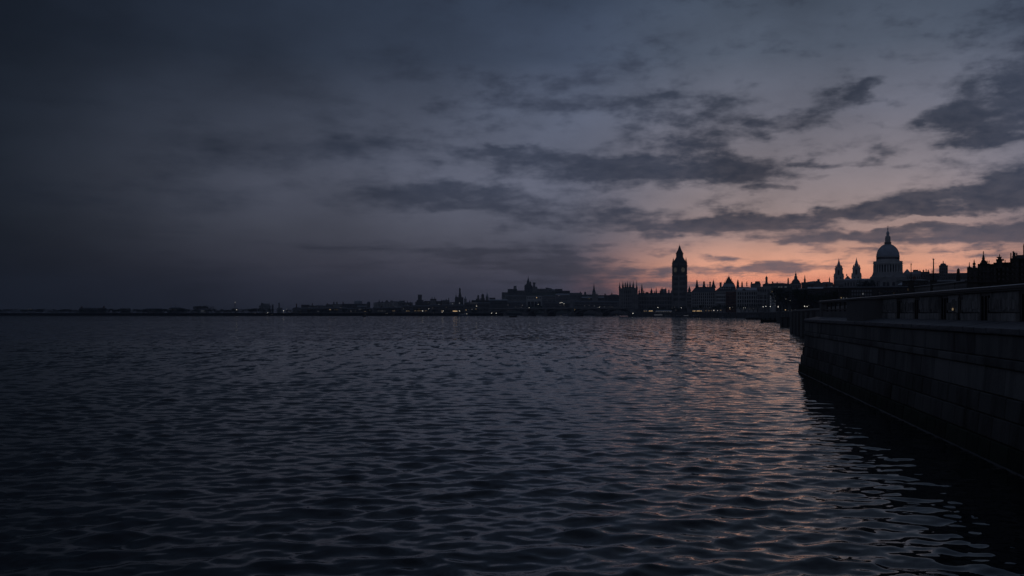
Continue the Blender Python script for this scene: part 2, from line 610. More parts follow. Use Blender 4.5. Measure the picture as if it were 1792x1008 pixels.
# left-hand river bank: an earth slope down to the water
mb = MB()
lb = SHORE[:6]
n_ = 160
pts = []
for k in range(n_):
    t_ = k / (n_ - 1) * (len(lb) - 1)
    i = min(int(t_), len(lb) - 2)
    f = t_ - i
    pts.append((lb[i][0] * (1 - f) + lb[i + 1][0] * f, lb[i][1] * (1 - f) + lb[i + 1][1] * f))
vs_, fs = [], []
for k, (x, y) in enumerate(pts):
    j = rnd.uniform(-2, 2)
    for (o_, z) in ((-1 + j, -1.0), (3 + j, 1.6 + rnd.uniform(-.5, .5)), (9, 3.2 + rnd.uniform(-.5, .6)), (16, 4.6 + rnd.uniform(0, .5)), (24, 4.19)):
        vs_.append((x, y + o_, z))
for k in range(n_ - 1):
    for j in range(4):
        fs.append((k * 5 + j, (k + 1) * 5 + j, (k + 1) * 5 + j + 1, k * 5 + j + 1))
mb.add(vs_, fs)
bk = mb.build('river_bank', 'earth', smooth=True)
bk['kind'] = 'structure'


# hill behind the bridge
def hill_z(x, y):
    r = math.hypot((x - 75) / 175, (y - 2140) / 260)
    r2 = math.hypot((x - 150) / 220, (y - 2200) / 280)
    h = 40 * max(0, 1 - r * r) ** 1.4 + 16 * max(0, 1 - r2 * r2) ** 1.4
    return GZ - .4 + h + (1.2 * math.sin(x * .05) * math.sin(y * .04) if h > 2 else 0)


vs_, fs = [], []
nx, ny = 60, 50
for j in range(ny):
    for i in range(nx):
        x, y = -160 + i * 600 / (nx - 1), 1890 + j * 620 / (ny - 1)
        vs_.append((x, y, hill_z(x, y)))
for j in range(ny - 1):
    for i in range(nx - 1):
        fs.append((j * nx + i, j * nx + i + 1, (j + 1) * nx + i + 1, (j + 1) * nx + i))
ho = MB().add(vs_, fs).build('hill', 'grassy', smooth=True)
ho['kind'] = 'structure'

# embankment walls along the far shore (right of the bridge)
ew = thing('embankment_wall', 'long dark river wall running below the city buildings to the near quay', 'wall', (159, 1240, 0))
wm, cm, bm_ = MB(), MB(), MB()
seg = SHORE[5:]
cnt = 0
for a, b in zip(seg[:-1], seg[1:]):
    ax, ay, bx, by = a[0] - 159, a[1] - 1240, b[0] - 159, b[1] - 1240
    L = math.hypot(bx - ax, by - ay)
    dx, dy = (bx - ax) / L, (by - ay) / L
    nx_, ny_ = dy, -dx
    if nx_ * (-1) + ny_ * (-.2) < 0 and a[1] < 1500:
        nx_, ny_ = -nx_, -ny_

    def quadbox(m_, o0, o1, z0, z1, e=0.0):
        p = [(ax + nx_ * o0 - dx * e, ay + ny_ * o0 - dy * e), (bx + nx_ * o0 + dx * e, by + ny_ * o0 + dy * e), (bx + nx_ * o1 + dx * e, by + ny_ * o1 + dy * e),
             (ax + nx_ * o1 - dx * e, ay + ny_ * o1 - dy * e)]
        m_.add([(q[0], q[1], z0) for q in p] + [(q[0], q[1], z1) for q in p],
               [(0, 3, 2, 1), (4, 5, 6, 7), (0, 1, 5, 4), (1, 2, 6, 5), (2, 3, 7, 6), (3, 0, 4, 7)])
    j = cnt * .004
    quadbox(wm, -.6, .6, -1.5, 4.9 + j, .3)
    quadbox(cm, -.75, .75, 4.95 + j, 5.25 + j, .3)
    for k in range(int(L / 14)):
        s_ = 7 + k * 14
        px_, py_ = ax + dx * s_ + nx_ * .8, ay + dy * s_ + ny_ * .8
        bm_.box(px_ - .5, px_ + .5, py_ - .5, py_ + .5, -1, 4.8)
    cnt += 1
wm.build('wall_body', 'dark', ew)
cm.build('coping', 'stone', ew)
bm_.build('buttress', 'dark', ew)['kind'] = 'stuff'

# ------------------------------------------------------------------ the near quay wall, stone by stone
ROT = math.atan2(-TY, -TX)


def block_mesh(name, L, D, H, m, ch=.02, tilt=0.0, topdrop=0.0, seed=0, gap_=.015):
    """stone with a chamfered front and slightly uneven face; local x along, y inward, z up (origin: front lower corner)"""
    r = random.Random(seed)
    g = gap_
    x0, x1 = g, L - g
    e = lambda: r.uniform(-.009, .009)
    f = [(x0 + ch, 0 + e(), ch), (x1 - ch, 0 + e(), ch), (x1 - ch, tilt + e(), H - ch), (x0 + ch, tilt + e(), H - ch)]
    b = [(x0, ch, 0), (x1, ch, 0), (x1, tilt + ch, H - g), (x0, tilt + ch, H - g)]
    k = [(x0, D, 0), (x1, D, 0), (x1, D, H - g + topdrop), (x0, D, H - g + topdrop)]
    mid = ((x0 + x1) / 2 + r.uniform(-.1, .1) * L, tilt * .5 - r.uniform(.0, .022), H * r.uniform(.4, .6))
    return MB().add(f + b + k + [mid], [(0, 1, 12), (1, 2, 12), (2, 3, 12), (3, 0, 12), (4, 5, 1, 0), (5, 6, 2, 1), (6, 7, 3, 2), (7, 4, 0, 3),
                                        (8, 9, 5, 4), (9, 10, 6, 5), (10, 11, 7, 6), (11, 8, 4, 7)]).mesh(name, m)


wall = thing('quay_wall', 'dark granite quay wall with sloping coping rising from the water at right', 'wall', (*WALL_END, 0), ROT)
# core: the mass behind the facing stones
core = MB()
for (z0, z1, y0) in ((-2.0, .55, .40), (.55, 1.28, .55), (1.28, 1.93, .70), (1.93, 2.78, .85), (2.78, 3.8, .90)):
    core.box(.12, 76, y0, 2.05, z0, z1 + (0 if z1 == 3.8 else .0))
core.box(.12, 76, 1.25, 2.04, 3.8, 4.1)
core.build('wall_core', 'dark', wall)
COURSES = [  # z0, height, front offset, lengths, material, tilt, name
    (3.10, .73, .58, (1.7, 2.05, 2.3), 'granite', .02, 'granite_block'),
    (2.80, .30, .50, (1.5, 1.75, 2.0), 'granite', .0, 'string_course_stone'),
    (1.95, .85, .52, (1.5, 1.9, 2.2), 'granite', .05, 'granite_block'),
    (1.30, .65, .38, (1.0, 1.2, 1.45), 'tidal', .05, 'granite_block'),
    (.62, .68, .24, (1.05, 1.25, 1.5), 'tidal', .06, 'granite_block'),
    (-.06, .68, .09, (1.1, 1.3, 1.5), 'wet', .06, 'granite_block'),
    (-.70, .745, .02, (2.0, 2.4, 2.9), 'footing', .0, 'footing_stone'),
]
far_stuff = {'granite': MB(), 'tidal': MB(), 'wet': MB(), 'coping': MB(), 'footing': MB()}
VIS = 50.0
for ci, (z0, H, off_, lens, m, tilt, nm_) in enumerate(COURSES):
    variants = [(L, block_mesh(nm_, L, .55, H, m, .032, tilt, 0, ci * 10 + q)) for q, L in enumerate(lens + (lens[1],))]
    x = rnd.uniform(-.02, .0)
    first = True
    while x < 75:
        L, me = rnd.choice(variants)
        jy, jz = rnd.uniform(-.012, .012), 0
        if x < VIS:
            inst(me, nm_, wall, (x, off_ + jy, z0 + jz))
        else:
            far_stuff[m].add([(v.co.x + x, v.co.y + off_ + jy, v.co.z + z0) for v in me.vertices], [tuple(p.vertices) for p in me.polygons])
        x += L
for q, L in enumerate((1.15, 1.3, 1.45)):
    pass
cvar = [(L, block_mesh('coping_stone', L, 1.08, .22, 'coping', .03, 0, .19, 300 + q, .016)) for q, L in enumerate((1.2, 1.35, 1.5))]
x = -.05
while x < 75:
    L, me = rnd.choice(cvar)
    jz = rnd.uniform(-.006, .006)
    if x < VIS:
        inst(me, 'coping_stone', wall, (x, .50 + rnd.uniform(-.008, .008), 3.835 + jz))
    else:
        far_stuff['coping'].add([(v.co.x + x, v.co.y + .50, v.co.z + 3.835) for v in me.vertices], [tuple(p.vertices) for p in me.polygons])
    x += L
for k_, mbx in far_stuff.items():
    mbx.build({'granite': 'upper_facing', 'tidal': 'middle_facing', 'wet': 'lower_facing', 'coping': 'coping_run', 'footing': 'footing_run'}[k_], k_, wall)['kind'] = 'stuff'
# return wall at the far end, turning inland
ret = MB()
ret.box(.0, .5, 1.5, 14.0, -2, 3.8)
ret.box(-.06, .6, 1.6, 14.0, 3.8, 4.12)
ret.build('return_wall', 'granite', wall)

# ------------------------------------------------------------------ parapet on the quay: pedestal, panels, dark slot fills, railing and handrail
par = thing('parapet', 'stone and iron parapet with a long dark handrail on top of the quay wall', 'parapet', (*WALL_END, 0), ROT)
ped = MB()
ped.box(16.9, 21.5, .66, 2.0, 4.04, 5.24)
ped.build('pedestal', 'dark', par)
MB().box(16.8, 21.6, .60, 1.55, 5.24, 5.32).build('pedestal_cap', 'dark', par)
fp = MB().box(.35, 1.3, 1.62, 2.1, 4.2, 5.25)
fp.build('end_pier', 'dark', par)
# open railing between the end pier and the pedestal
MB().box(1.32, 16.88, 1.76, 1.9, 4.72, 4.80).build('mid_rail', 'iron', par)
MB().box(1.32, 16.88, 1.70, 1.96, 4.22, 4.62).build('kerb', 'dark', par)
pm = MB().box(-.045, .045, -.045, .045, 4.55, 5.26).mesh('railing_post', 'iron')
for k in range(9):
    inst(pm, 'railing_post', par, (2.6 + k * 1.75, 1.83, 0))
slots = [(24.6, 25.6), (28.0, 29.0), (32.2, 33.3), (34.6, 35.2), (37.2, 38.3), (41.0, 42.9), (45.2, 46.1), (48.6, 49.7), (52.5, 53.6), (56.5, 57.6)]
xs = 21.6
for (a, b) in slots + [(62, 63)]:
    L = a - xs
    n = max(1, round(L / 1.5))
    for i in range(n):
        x0, x1 = xs + L * i / n, xs + L * (i + 1) / n
        me = block_mesh('panel_stone', x1 - x0, .4, .72, 'panel', .03, .01, 0, 500 + int(x0 * 7))
        inst(me, 'panel_stone', par, (x0, 1.66 + rnd.uniform(-.012, .012), 4.52))
        # raised rustication on the panel: small vertical ribs of mottled stone
        rm = MB()
        for q in range(int((x1 - x0) / .17)):
            xx = .08 + q * .17 + rnd.uniform(-.02, .02)
            z0_, z1_ = rnd.uniform(.05, .2), rnd.uniform(.4, .56)
            rm.box(xx, xx + rnd.uniform(.05, .1), -.03 - rnd.uniform(0, .02), .02, z0_, z1_)
        ro = inst(rm.mesh('rustic_ribs', 'panel'), 'rustication', par, (x0, 1.66, 4.52))
        ro['kind'] = 'stuff'
        me2 = block_mesh('plinth_stone', x1 - x0, .5, .30, 'panel', .02, 0, 0, 700 + int(x0 * 5))
        inst(me2, 'plinth_stone', par, (x0, 1.59, 4.21))
    ip = MB().box(a + .02, b - .02, 1.72, 1.98, 4.21, 5.25)
    for q in range(3):
        xx = a + (b - a) * (q + .5) / 3
        ip.box(xx - .05, xx + .05, 1.66, 1.72, 4.25, 5.12)
    ip.build('dark_slot_fill', 'iron', par)  # dark fill stands in for the shade of the openings between panels
    xs = b
MB().box(.3, 63, 1.60, 1.98, 5.25, 5.31).build('rail_bed', 'dark', par)
hr = MB().box(.3, 63, 1.56, 2.0, 5.313, 5.41)
hr.build('handrail', 'iron', par)
MB().hip(.3, 63, 1.55, 2.01, 5.413, .3, 63, 1.63, 1.93, 5.45).build('rail_cap', 'steel', par)  # paler cap puts the light along the rail's top edge into colour
lp = MB().lathe(0, 0, [(.01, -.05), (.03, -.045), (.03, .035), (.01, .05)], 8)
bl = thing('bulkhead_lamp', 'tiny warm lamp glowing on the mottled parapet panel below the handrail', 'lamp', (*wallpt(34.2, 1.62), 4.66), ROT)
inst(lp.mesh('lamp_glass', 'winw'), 'lamp_glass', bl, (0, -.02, 0))
inst(MB().box(-.06, .06, .0, .07, -.08, .08).mesh('lamp_back', 'iron'), 'lamp_back', bl, (0, .02, 0))


# ------------------------------------------------------------------ buildings
class Site:
    """a thing standing at distance d; parts are given by the bearings/heights read off the photograph, turned into metres"""

    def __init__(s, name, label, cat, px, d, g=GZ, group=None):
        az_ = math.atan((px - CX) / F)          # each front squares up to the river bend where the viewer stands
        rz = -az_
        s.px, s.d, s.s, s.g, s.sx = px, d, d / F, g, d / F * math.cos(az_)
        s.o = thing(name, label, cat, (at(px, d), d, g), rz, group)

    def X(s, px):
        return (px - s.px) * s.sx

    def Z(s, py):
        return EYE + (HY - py) * s.s - s.g

    def box(s, name, m, x0, x1, yt, yb=None, y0=0.0, y1=14.0, parent=None):
        zb = -.5 if yb is None else s.Z(yb)
        return MB().box(s.X(x0), s.X(x1), y0, y1, zb, s.Z(yt)).build(name, m, parent or s.o)

    def hip(s, name, m, x0, x1, yb, u0, u1, yt, y0=0.0, y1=14.0, w0=None, w1=None, parent=None):
        w0 = (y0 + y1) / 2 - .15 if w0 is None else w0
        w1 = (y0 + y1) / 2 + .15 if w1 is None else w1
        return MB().hip(s.X(x0), s.X(x1), y0, y1, s.Z(yb), s.X(u0), s.X(u1), w0, w1, s.Z(yt)).build(name, m, parent or s.o)

    def gable(s, name, m, x0, x1, yb, yt, y0=0.0, y1=14.0, parent=None):
        return s.hip(name, m, x0, x1, yb, x0, x1, yt, y0 - .3, y1 + .3, parent=parent)

    def gablef(s, name, m, x0, x1, yb, yt, y0=0.0, y1=14.0, parent=None):
        c = (x0 + x1) / 2
        return s.hip(name, m, x0, x1, yb, c - .05, c + .05, yt, y0, y1, y0 + .02, y1 - .02, parent=parent)

    def lathe(s, name, m, xc, prof, yc=4.0, n=10, parent=None, smooth=False, rot=.3):
        return MB().lathe(s.X(xc), yc, [(r * s.sx, s.Z(y)) for r, y in prof], n, rot).build(name, m, parent or s.o, smooth)

    def spire(s, m, xc, w, yb, yt, yc=4.0, n=8, finial=1.2, name='spire', waist=.0):
        h = w / 2
        prof = [(h, yb), (h * 1.12, yb - .25), (h * .62, yb + (yt - yb) * .34), (h * .3, yb + (yt - yb) * .68), (.12, yt), (.07, yt - finial)]
        return s.lathe(name, m, xc, prof, yc, n)

    def chimney(s, m, x, w, yt, yb, yc=6.0, parent=None):
        r = w / 2
        mb_ = MB().box(s.X(x - r), s.X(x + r), yc - r * s.s, yc + r * s.s, s.Z(yb), s.Z(yt))
        mb_.box(s.X(x - r) - .12, s.X(x + r) + .12, yc - r * s.s - .12, yc + r * s.s + .12, s.Z(yt), s.Z(yt) + .3)
        n = max(1, int(w * s.s / .8))
        for k in range(n):
            xx = s.X(x - r) + (k + .5) * w * s.s / n
            mb_.lathe(xx, yc, [(.22, s.Z(yt) + .3), (.16, s.Z(yt) + 1.0)], 6)
        return mb_.build('chimney', m, parent or s.o)

    def windows(s, x0, x1, y0, y1, nx, ny, fx=.5, fy=.62, face=0.0, sill='stone', m='glass'):
        a, b = MB(), MB()
        for j in range(ny):
            for i in range(nx):
                cx, cy = x0 + (x1 - x0) * (i + .5) / nx, y0 + (y1 - y0) * (j + .5) / ny
                w, h = (x1 - x0) / nx * fx / 2, (y1 - y0) / ny * fy / 2
                a.box(s.X(cx - w), s.X(cx + w), face - .04, face + .3, s.Z(cy + h), s.Z(cy - h))
                b.box(s.X(cx - w) - .15, s.X(cx + w) + .15, face - .22, face + .1, s.Z(cy + h) - .3, s.Z(cy + h) - .04)
        o = a.build('window_pane', m, s.o)
        o['kind'] = 'stuff'
        o2 = b.build('window_sill', sill, s.o)
        o2['kind'] = 'stuff'

    def piers(s, x0, x1, yt, yb, n, w, m, face=0.0, out=.35, name='wall_pier'):
        mb_ = MB()
        for i in range(n + 1):
            x = x0 + (x1 - x0) * i / n
            mb_.box(s.X(x) - w / 2, s.X(x) + w / 2, face - out, face + .2, s.Z(yb), s.Z(yt))
        mb_.build(name, m, s.o)['kind'] = 'stuff'

    def band(s, m, x0, x1, y, h=.5, out=.3, face=0.0, depth=None, name='cornice'):
        d1 = face + .25 if depth is None else depth
        return MB().box(s.X(x0) - out, s.X(x1) + out, face - out, d1, s.Z(y), s.Z(y) + h).build(name, m, s.o)

    def lit(s, x, y, w=1.2, h=1.2, m='winw', face=0.0):
        return MB().box(s.X(x - w / 2), s.X(x + w / 2), face - .06, face + .1, s.Z(y + h / 2), s.Z(y - h / 2)).build('lit_window', m, s.o)


def B(name, label, cat, x0, x1, yt, d, wall='stone', roof=None, roofm='slate', dep=14.0, ch=(), win=None, lit=(), bands=(), chm='brick', g=GZ, cap=True, winm='glass', fx=.5, fy=.6):
    s = Site(name, label, cat, (x0 + x1) / 2, d, g)
    s.box('wall', wall, x0 - .35, x1 + .35, yt, None, 0, dep)     # party walls touch their neighbours
    yr = yt
    if roof is None or roof[0] == 'flat':
        if cap:
            MB().box(s.X(x0) - .25, s.X(x1) + .25, -.25, dep + .25, s.Z(yt) + .003, s.Z(yt) + .45).build('roof', roofm, s.o)
    else:
        yr = roof[1]
        w = (x1 - x0)
        e = .4 / s.s
        if roof[0] == 'gable':
            s.gable('roof', roofm, x0 - e, x1 + e, yt - .02, yr, 0, dep)
        elif roof[0] == 'front':
            s.gablef('roof', roofm, x0 - e, x1 + e, yt - .02, yr, -.3, dep + .3)
        elif roof[0] == 'hip':
            i_ = min(w * .28, dep / s.s * .45)
            s.hip('roof', roofm, x0 - e, x1 + e, yt - .02, x0 + i_, x1 - i_, yr, -.3, dep + .3)
        elif roof[0] == 'mansard':
            i_ = min(w * .1, 2.5)
            s.hip('roof', roofm, x0 - e, x1 + e, yt - .02, x0 + i_, x1 - i_, yr, -.3, dep + .3, dep * .25, dep * .8)
        elif roof[0] == 'lean':     # slopes down to one side
            lo, hi = roof[1], roof[2]
            MB().add([(s.X(x0), -.2, s.Z(yt)), (s.X(x1), -.2, s.Z(yt)), (s.X(x1), dep, s.Z(yt)), (s.X(x0), dep, s.Z(yt)),
                      (s.X(x0), -.2, s.Z(lo)), (s.X(x1), -.2, s.Z(hi)), (s.X(x1), dep, s.Z(hi)), (s.X(x0), dep, s.Z(lo))],
                     [(0, 3, 2, 1), (4, 5, 6, 7), (0, 1, 5, 4), (1, 2, 6, 5), (2, 3, 7, 6), (3, 0, 4, 7)]).build('roof', roofm, s.o)
    for c in ch:
        s.chimney(chm, c[0], c[1], c[2], yt, min(dep * .45, 6))
    if win:
        nx, ny, ya, yb_ = win
        s.windows(x0 + (x1 - x0) * .03, x1 - (x1 - x0) * .03, ya, yb_, nx, ny, fx, fy, m=winm, sill='black' if wall == 'black' else 'stone')
    for l in lit:
        s.lit(*l)
    for b in bands:
        s.band('pale', x0, x1, b)
    return s


# ---- far left bank
s = B('boat_shed', 'low dark shed on the far left bank with two thin masts', 'shed', 296, 321, 539.2, 1490, 'dark', ('hip', 537.6), lit=[(300, 542.3, 6, .7, 'wind'), (306, 542.3, 5, .8, 'wind')])
for x, yt in ((299, 534.5), (307, 532.5)):
    MB().bar((s.X(x), 5, s.Z(538)), (s.X(x), 5, s.Z(yt)), .22).build('mast', 'iron', s.o)
B('boat_shed', 'long low shed far out on the left bank with a stub tower', 'shed', 139, 169, 539.5, 1500, 'dark', ('gable', 538.2), ch=[(143, 3, 536.8)])
B('boat_shed', 'short flat shed right of the long low one, small block on its roof', 'shed', 170.5, 186, 539.2, 1500, 'dark', None, ch=[(181.5, 3.5, 536.5)])
B('boat_shed', 'plain low shed between the stub tower shed and the two masts', 'shed', 211, 228, 540.2, 1500, 'dark', ('gable', 539.2))
B('boat_shed', 'wide flat shed just left of the shed with two masts', 'shed', 257, 283, 540.6, 1500, 'dark', ('gable', 539.5))
B('riverside_cottage', 'small pinkish cottage with lit windows under the round tree clump', 'house', 351, 361, 542.5, 1455, 'pale', ('gable', 541), lit=[(353.5, 544.2, 1.3, 1.6, 'wind'), (357.5, 543.8, 2.2, 1.2, 'wind'), (359.5, 545.3, 1, 1, 'wind')])
s = Site('beacon', 'slender lattice beacon with a white light on the left bank', 'beacon', 411.5, 1470)
for dx in (-2.4, 2.4):
    for dy in (-2, 2):
        MB().bar((dx * 1.1, dy, -.5), (dx * .12, dy * .1, s.Z(530)), .22).build('leg', 'iron', s.o)
mb = MB()
for k in range(5):
    f_ = 1 - k / 5.5
    mb.box(-2.4 * f_, 2.4 * f_, -.1, .1, s.Z(543) + k * 2.2, s.Z(543) + k * 2.2 + .18)
mb.build('brace', 'iron', s.o)['kind'] = 'stuff'
s.lathe('lamp_head', 'lampd', 411.5, [(.2, 530), (.5, 529.6), (.4, 528.6), (.05, 528.2)], 0)

# ---- hazy left city
s = B('town_block', 'wide pale block with stepped roof standing alone in haze at far left', 'building', 453.5, 474, 535, 2050, 'stone', None, win=(6, 2, 535.5, 541))
s.box('upper_storey', 'stone', 457, 472, 531.2, 535, 1, 12)
s.box('roof_tower', 'dark', 456.8, 459.8, 529.8, 535, 1, 6)
s.box('stair_tower', 'dark', 475.5, 478.8, 532.8, None, 1, 6)
s = B('water_tower', 'lone thin tower on a low block in haze right of the stepped block', 'tower', 485.5, 494, 539, 2000, 'stone', None)
s.box('shaft', 'stone', 487, 490, 531.2, 539, 2, 6)
s.lathe('cap', 'slate', 488.5, [(1.9, 531.2), (1.7, 530.4), (.2, 529.5)], 4, 8)
B('works_shed', 'low hipped shed with one fat chimney at its middle', 'building', 512.5, 527, 539.3, 1800, 'dark', ('hip', 537.6), ch=[(519, 1.9, 532)])
B('town_house', 'flat block beside the fat chimney, lit strip low on its front', 'building', 527.5, 541, 533.6, 1850, 'dark', None, lit=[(533.5, 539.6, 7, .6, 'wind'), (541, 538.2, 1.6, .9, 'wind')], win=(6, 3, 534.3, 539))
B('town_house', 'narrow step roofed block carrying a single chimney stack', 'building', 541.5, 549, 535, 1850, 'dark', ('gable', 534.2), ch=[(546.5, 1.7, 531.2)])
B('town_house', 'low double roofed house right of the single chimney stack', 'building', 549.5, 569.5, 535.4, 1850, 'stone', ('hip', 533.8), win=(7, 2, 536, 540))
B('town_house', 'taller dark block joining the twin slim towers', 'building', 570, 582, 533, 1850, 'dark', ('flat',), ch=[(573, 2, 531.4)])
s = B('twin_tower_hall', 'hazy hall with two slim square towers side by side', 'building', 582.5, 598.5, 532.6, 1900, 'stone', None)
s.box('tower', 'dark', 583, 585.4, 528.3, 532.6, 1, 4)
s.box('tower', 'stone', 588, 590.6, 528.3, 532.6, 1, 4)
s = B('long_depot', 'long flat depot with a rounded pavilion on top and a stack at its left end', 'building', 599, 641.5, 532, 1900, 'dark', None, ch=[(600.4, 1.9, 528.6)], win=(14, 2, 533, 539), dep=24)
s.lathe('pavilion', 'zinc', 627, [(7.2, 532), (7.4, 529), (7, 527), (5.4, 526.1), (.5, 525.9)], 9, 16)
s.box('glazed_front', 'zinc', 625, 641.4, 534.6, 537.2, -1.2, .02)
B('town_house', 'plain square tower house at the right end of the long depot', 'building', 642.5, 647.6, 529.6, 1800, 'dark', ('hip', 527.6), dep=7)
s = B('gabled_mansion', 'pale gabled mansion with two sharp roof spikes above dark trees', 'building', 654, 688, 530, 1720, 'pale', ('hip', 528.6), win=(12, 2, 530.6, 537))
s.spire('slate', 663.6, 2.6, 529, 523.6)
s.spire('slate', 669, 2.2, 529, 525.4)
s.gablef('gable', 'stone', 672.5, 681.5, 529.6, 524.6, -.5, 9)
s.box('corner_block', 'stone', 683, 687.8, 526.7, 530.0, -.4, 9)
s.hip('corner_roof', 'slate', 682.7, 688.1, 526.7, 684, 686.8, 525.9, -.6, 9.2)
B('town_house', 'small house tucked right against the gabled mansion', 'building', 688.5, 695.5, 528.6, 1700, 'pale', ('gable', 527.2), win=(3, 2, 529, 535))
B('town_house', 'house under a broad humped roof left of the square tower block', 'building', 696, 709.5, 528.6, 1700, 'stone', ('hip', 526.1), ch=[(707, 2.4, 526.6)], win=(6, 2, 529.5, 535))
B('town_house', 'low house with a tiny chimney just left of the square tower block', 'building', 710, 722, 530, 1680, 'dark', ('gable', 529), ch=[(713, 1.3, 527.2), (718.5, 2, 528.9)], lit=[(713.5, 534, 1.3, 1.3, 'wind')])
s = B('tower_block', 'square tower block rising over stepped shoulders on the mid left skyline', 'tower', 727, 742.2, 528.6, 1700, 'dark', None, dep=18)
s.box('shoulder', 'dark', 729, 741.2, 525, 528.6, 1, 16)
s.box('shaft', 'stone', 731.2, 738.3, 516.3, 525, 3, 11)
s.box('crown', 'dark', 730.8, 738.7, 515.5, 516.3, 2.7, 11.3)
s.windows(731.6, 738, 517, 524.5, 4, 5, face=3.0)
s = B('town_house', 'plain flat house right of the square tower block', 'building', 742.6, 752.8, 527, 1660, 'dark', ('flat',), lit=[(749.5, 529.5, .7, 1.6, 'wind')])
s = B('chimney_house', 'blocky house with overhanging top and two thin chimneys', 'building', 753.3, 763.4, 525, 1660, 'stone', None)
s.box('attic', 'dark', 752.9, 763.8, 523, 525, -.5, 14)
s.chimney('dark', 756.2, 1.2, 520.6, 523, 5)
s.chimney('dark', 760.6, 1.2, 520.4, 523, 5)
s = B('town_house', 'low roofed house with a pointed turret at its right', 'building', 763.8, 774, 527.2, 1660, 'dark', ('gable', 526.6), lit=[(768, 532.8, 3, 1.1, 'wind')])
s.spire('slate', 772.6, 2, 527, 523.6)
B('town_house', 'grey house with a tall chimney at its right end beside the dark church', 'building', 774.3, 786.2, 526.6, 1660, 'stone', ('gable', 525), ch=[(785.2, 1.4, 521.6), (781, 1.6, 524)], win=(5, 2, 528, 533))
B('town_house', 'low pale fronted house with a bright lit strip left of the dark church', 'building', 786.5, 796, 529, 1650, 'pale', ('flat',), lit=[(787, 533.6, 4, .9, 'wind'), (792, 531.5, 2, 1.5, 'wind')])
# dark church
s = B('church', 'dark church with a tall slim tower and lower side turrets on the left skyline', 'church', 796.4, 810.6, 522, 1640, 'dark', ('gable', 520.6), lit=[(804, 530.5, 1.8, 2.4, 'wind')], dep=20)
s.box('side_turret', 'dark', 796.6, 801.8, 519.2, 522, -.4, 8)
s.spire('slate', 798, 1.7, 519.2, 512.6, 2, 6)
s.box('tower', 'dark', 802.2, 807.8, 516.5, 522, -1, 7)
s.hip('tower_stage', 'dark', 802.6, 807.4, 516.5, 803.2, 806.3, 511, -1, 7, 0, 5)
s.box('belfry', 'dark', 803.3, 806.1, 505.8, 511, .5, 4)
s.lathe('tower_cap', 'slate', 804.6, [(1.7, 505.8), (1.5, 505), (.9, 504.4), (.1, 503.6)], 2.3, 8)
s.box('side_turret', 'dark', 807.9, 810.8, 520, 522, -.4, 8)
s = B('chapel', 'little chapel with a bluish pointed spire right of the dark church', 'church', 812.3, 816.4, 523.5, 1640, 'stone', None, dep=8)
s.spire('zinc', 814.4, 3.4, 522.5, 517.4)
s = B('chapel', 'tiny dark cone roofed turret standing alone between two churches', 'tower', 818.5, 826, 529, 1640, 'dark', ('flat',), dep=9)
s.spire('slate', 822, 3.2, 529, 524.4)
s = B('college', 'long dark college with two blunt towers and a slender spire', 'building', 825.5, 858, 525.8, 1660, 'dark', ('gable', 525), win=(18, 2, 527, 533), dep=18, lit=[(834, 535.7, 1.4, 1.4, 'winw')])
s.box('tower', 'dark', 833, 839.5, 522.6, 525.8, 0, 10)
s.lathe('blunt_tower', 'dark', 836.8, [(1.6, 522.6), (1.6, 517.5), (1.2, 516.4), (.3, 516)], 4, 10)
s.box('tower', 'dark', 840.5, 848.4, 521.8, 525.8, 0, 10)
s.lathe('blunt_tower', 'dark', 844.8, [(2.7, 521.8), (2.6, 516.4), (2.1, 515.2), (1.5, 514.6), (.2, 513.7)], 5, 10)
s.box('spire_base', 'stone', 849.9, 854.9, 519, 525.8, 1, 8)
s.spire('zinc', 852.4, 4.4, 519, 511.6)
B('town_house', 'low flat house between the slender spire and the hillside trees', 'building', 856.5, 866.5, 521.4, 1760, 'dark', ('flat',), lit=[(860, 529, 1, 1, 'wind')])
B('terrace_row', 'long pale roofed row below the slender spire', 'building', 855, 888, 525.6, 1700, 'dark', ('gable', 524), roofm='zinc', win=(16, 2, 527, 533))

# ---- hill with the castle
B('hill_house', 'lowest flat house at the left foot of the castle hill', 'building', 878.4, 890, 511.8, 2060, 'stone', None, win=(5, 3, 513, 520), dep=20)
s = B('hill_house', 'square house with a block tower at the left of the hilltop', 'building', 888.8, 904.5, 506, 2080, 'dark', None, win=(6, 3, 507, 514), dep=20)
s.box('tower', 'stone', 898.8, 903.9, 500.2, 506, 1, 11)
B('hill_house', 'long plain house between the block tower and the castle', 'building', 904, 919, 508.6, 2090, 'stone', None, win=(7, 3, 510, 517), dep=20)
s = B('castle', 'stepped dark castle with a needle spire crowning the hill', 'castle', 918, 931.6, 499.6, 2110, 'dark', None, win=(5, 4, 501, 511), dep=24, cap=False)
s.box('keep', 'dark', 920.4, 930, 496.4, 499.6, 2, 18)
s.box('upper_keep', 'dark', 921.9, 926.8, 492.6, 496.4, 3, 13)
s.spire('slate', 924.4, 4.4, 493, 483.5, 8, 8, 3.0)
s.lathe('turret', 'dark', 928.3, [(1.5, 496.4), (1.4, 494), (.1, 492.2)], 8, 8)
s.lathe('turret', 'dark', 919.2, [(1.2, 500), (1.2, 498.6), (.1, 497.6)], 4, 8)
s = B('castle_wing', 'castle wing with a fat round tower right of the needle spire', 'castle', 931.2, 940, 502, 2110, 'stone', None, dep=20)
s.lathe('round_tower', 'stone', 934.8, [(2.1, 502), (2.0, 496.8), (2.5, 496.2), (2.5, 494.2), (2.2, 494.1)], 6, 12)
B('hill_house', 'long level house right of the round castle tower', 'building', 939.6, 955.4, 505.6, 2100, 'stone', None, win=(8, 2, 507, 513), dep=20)
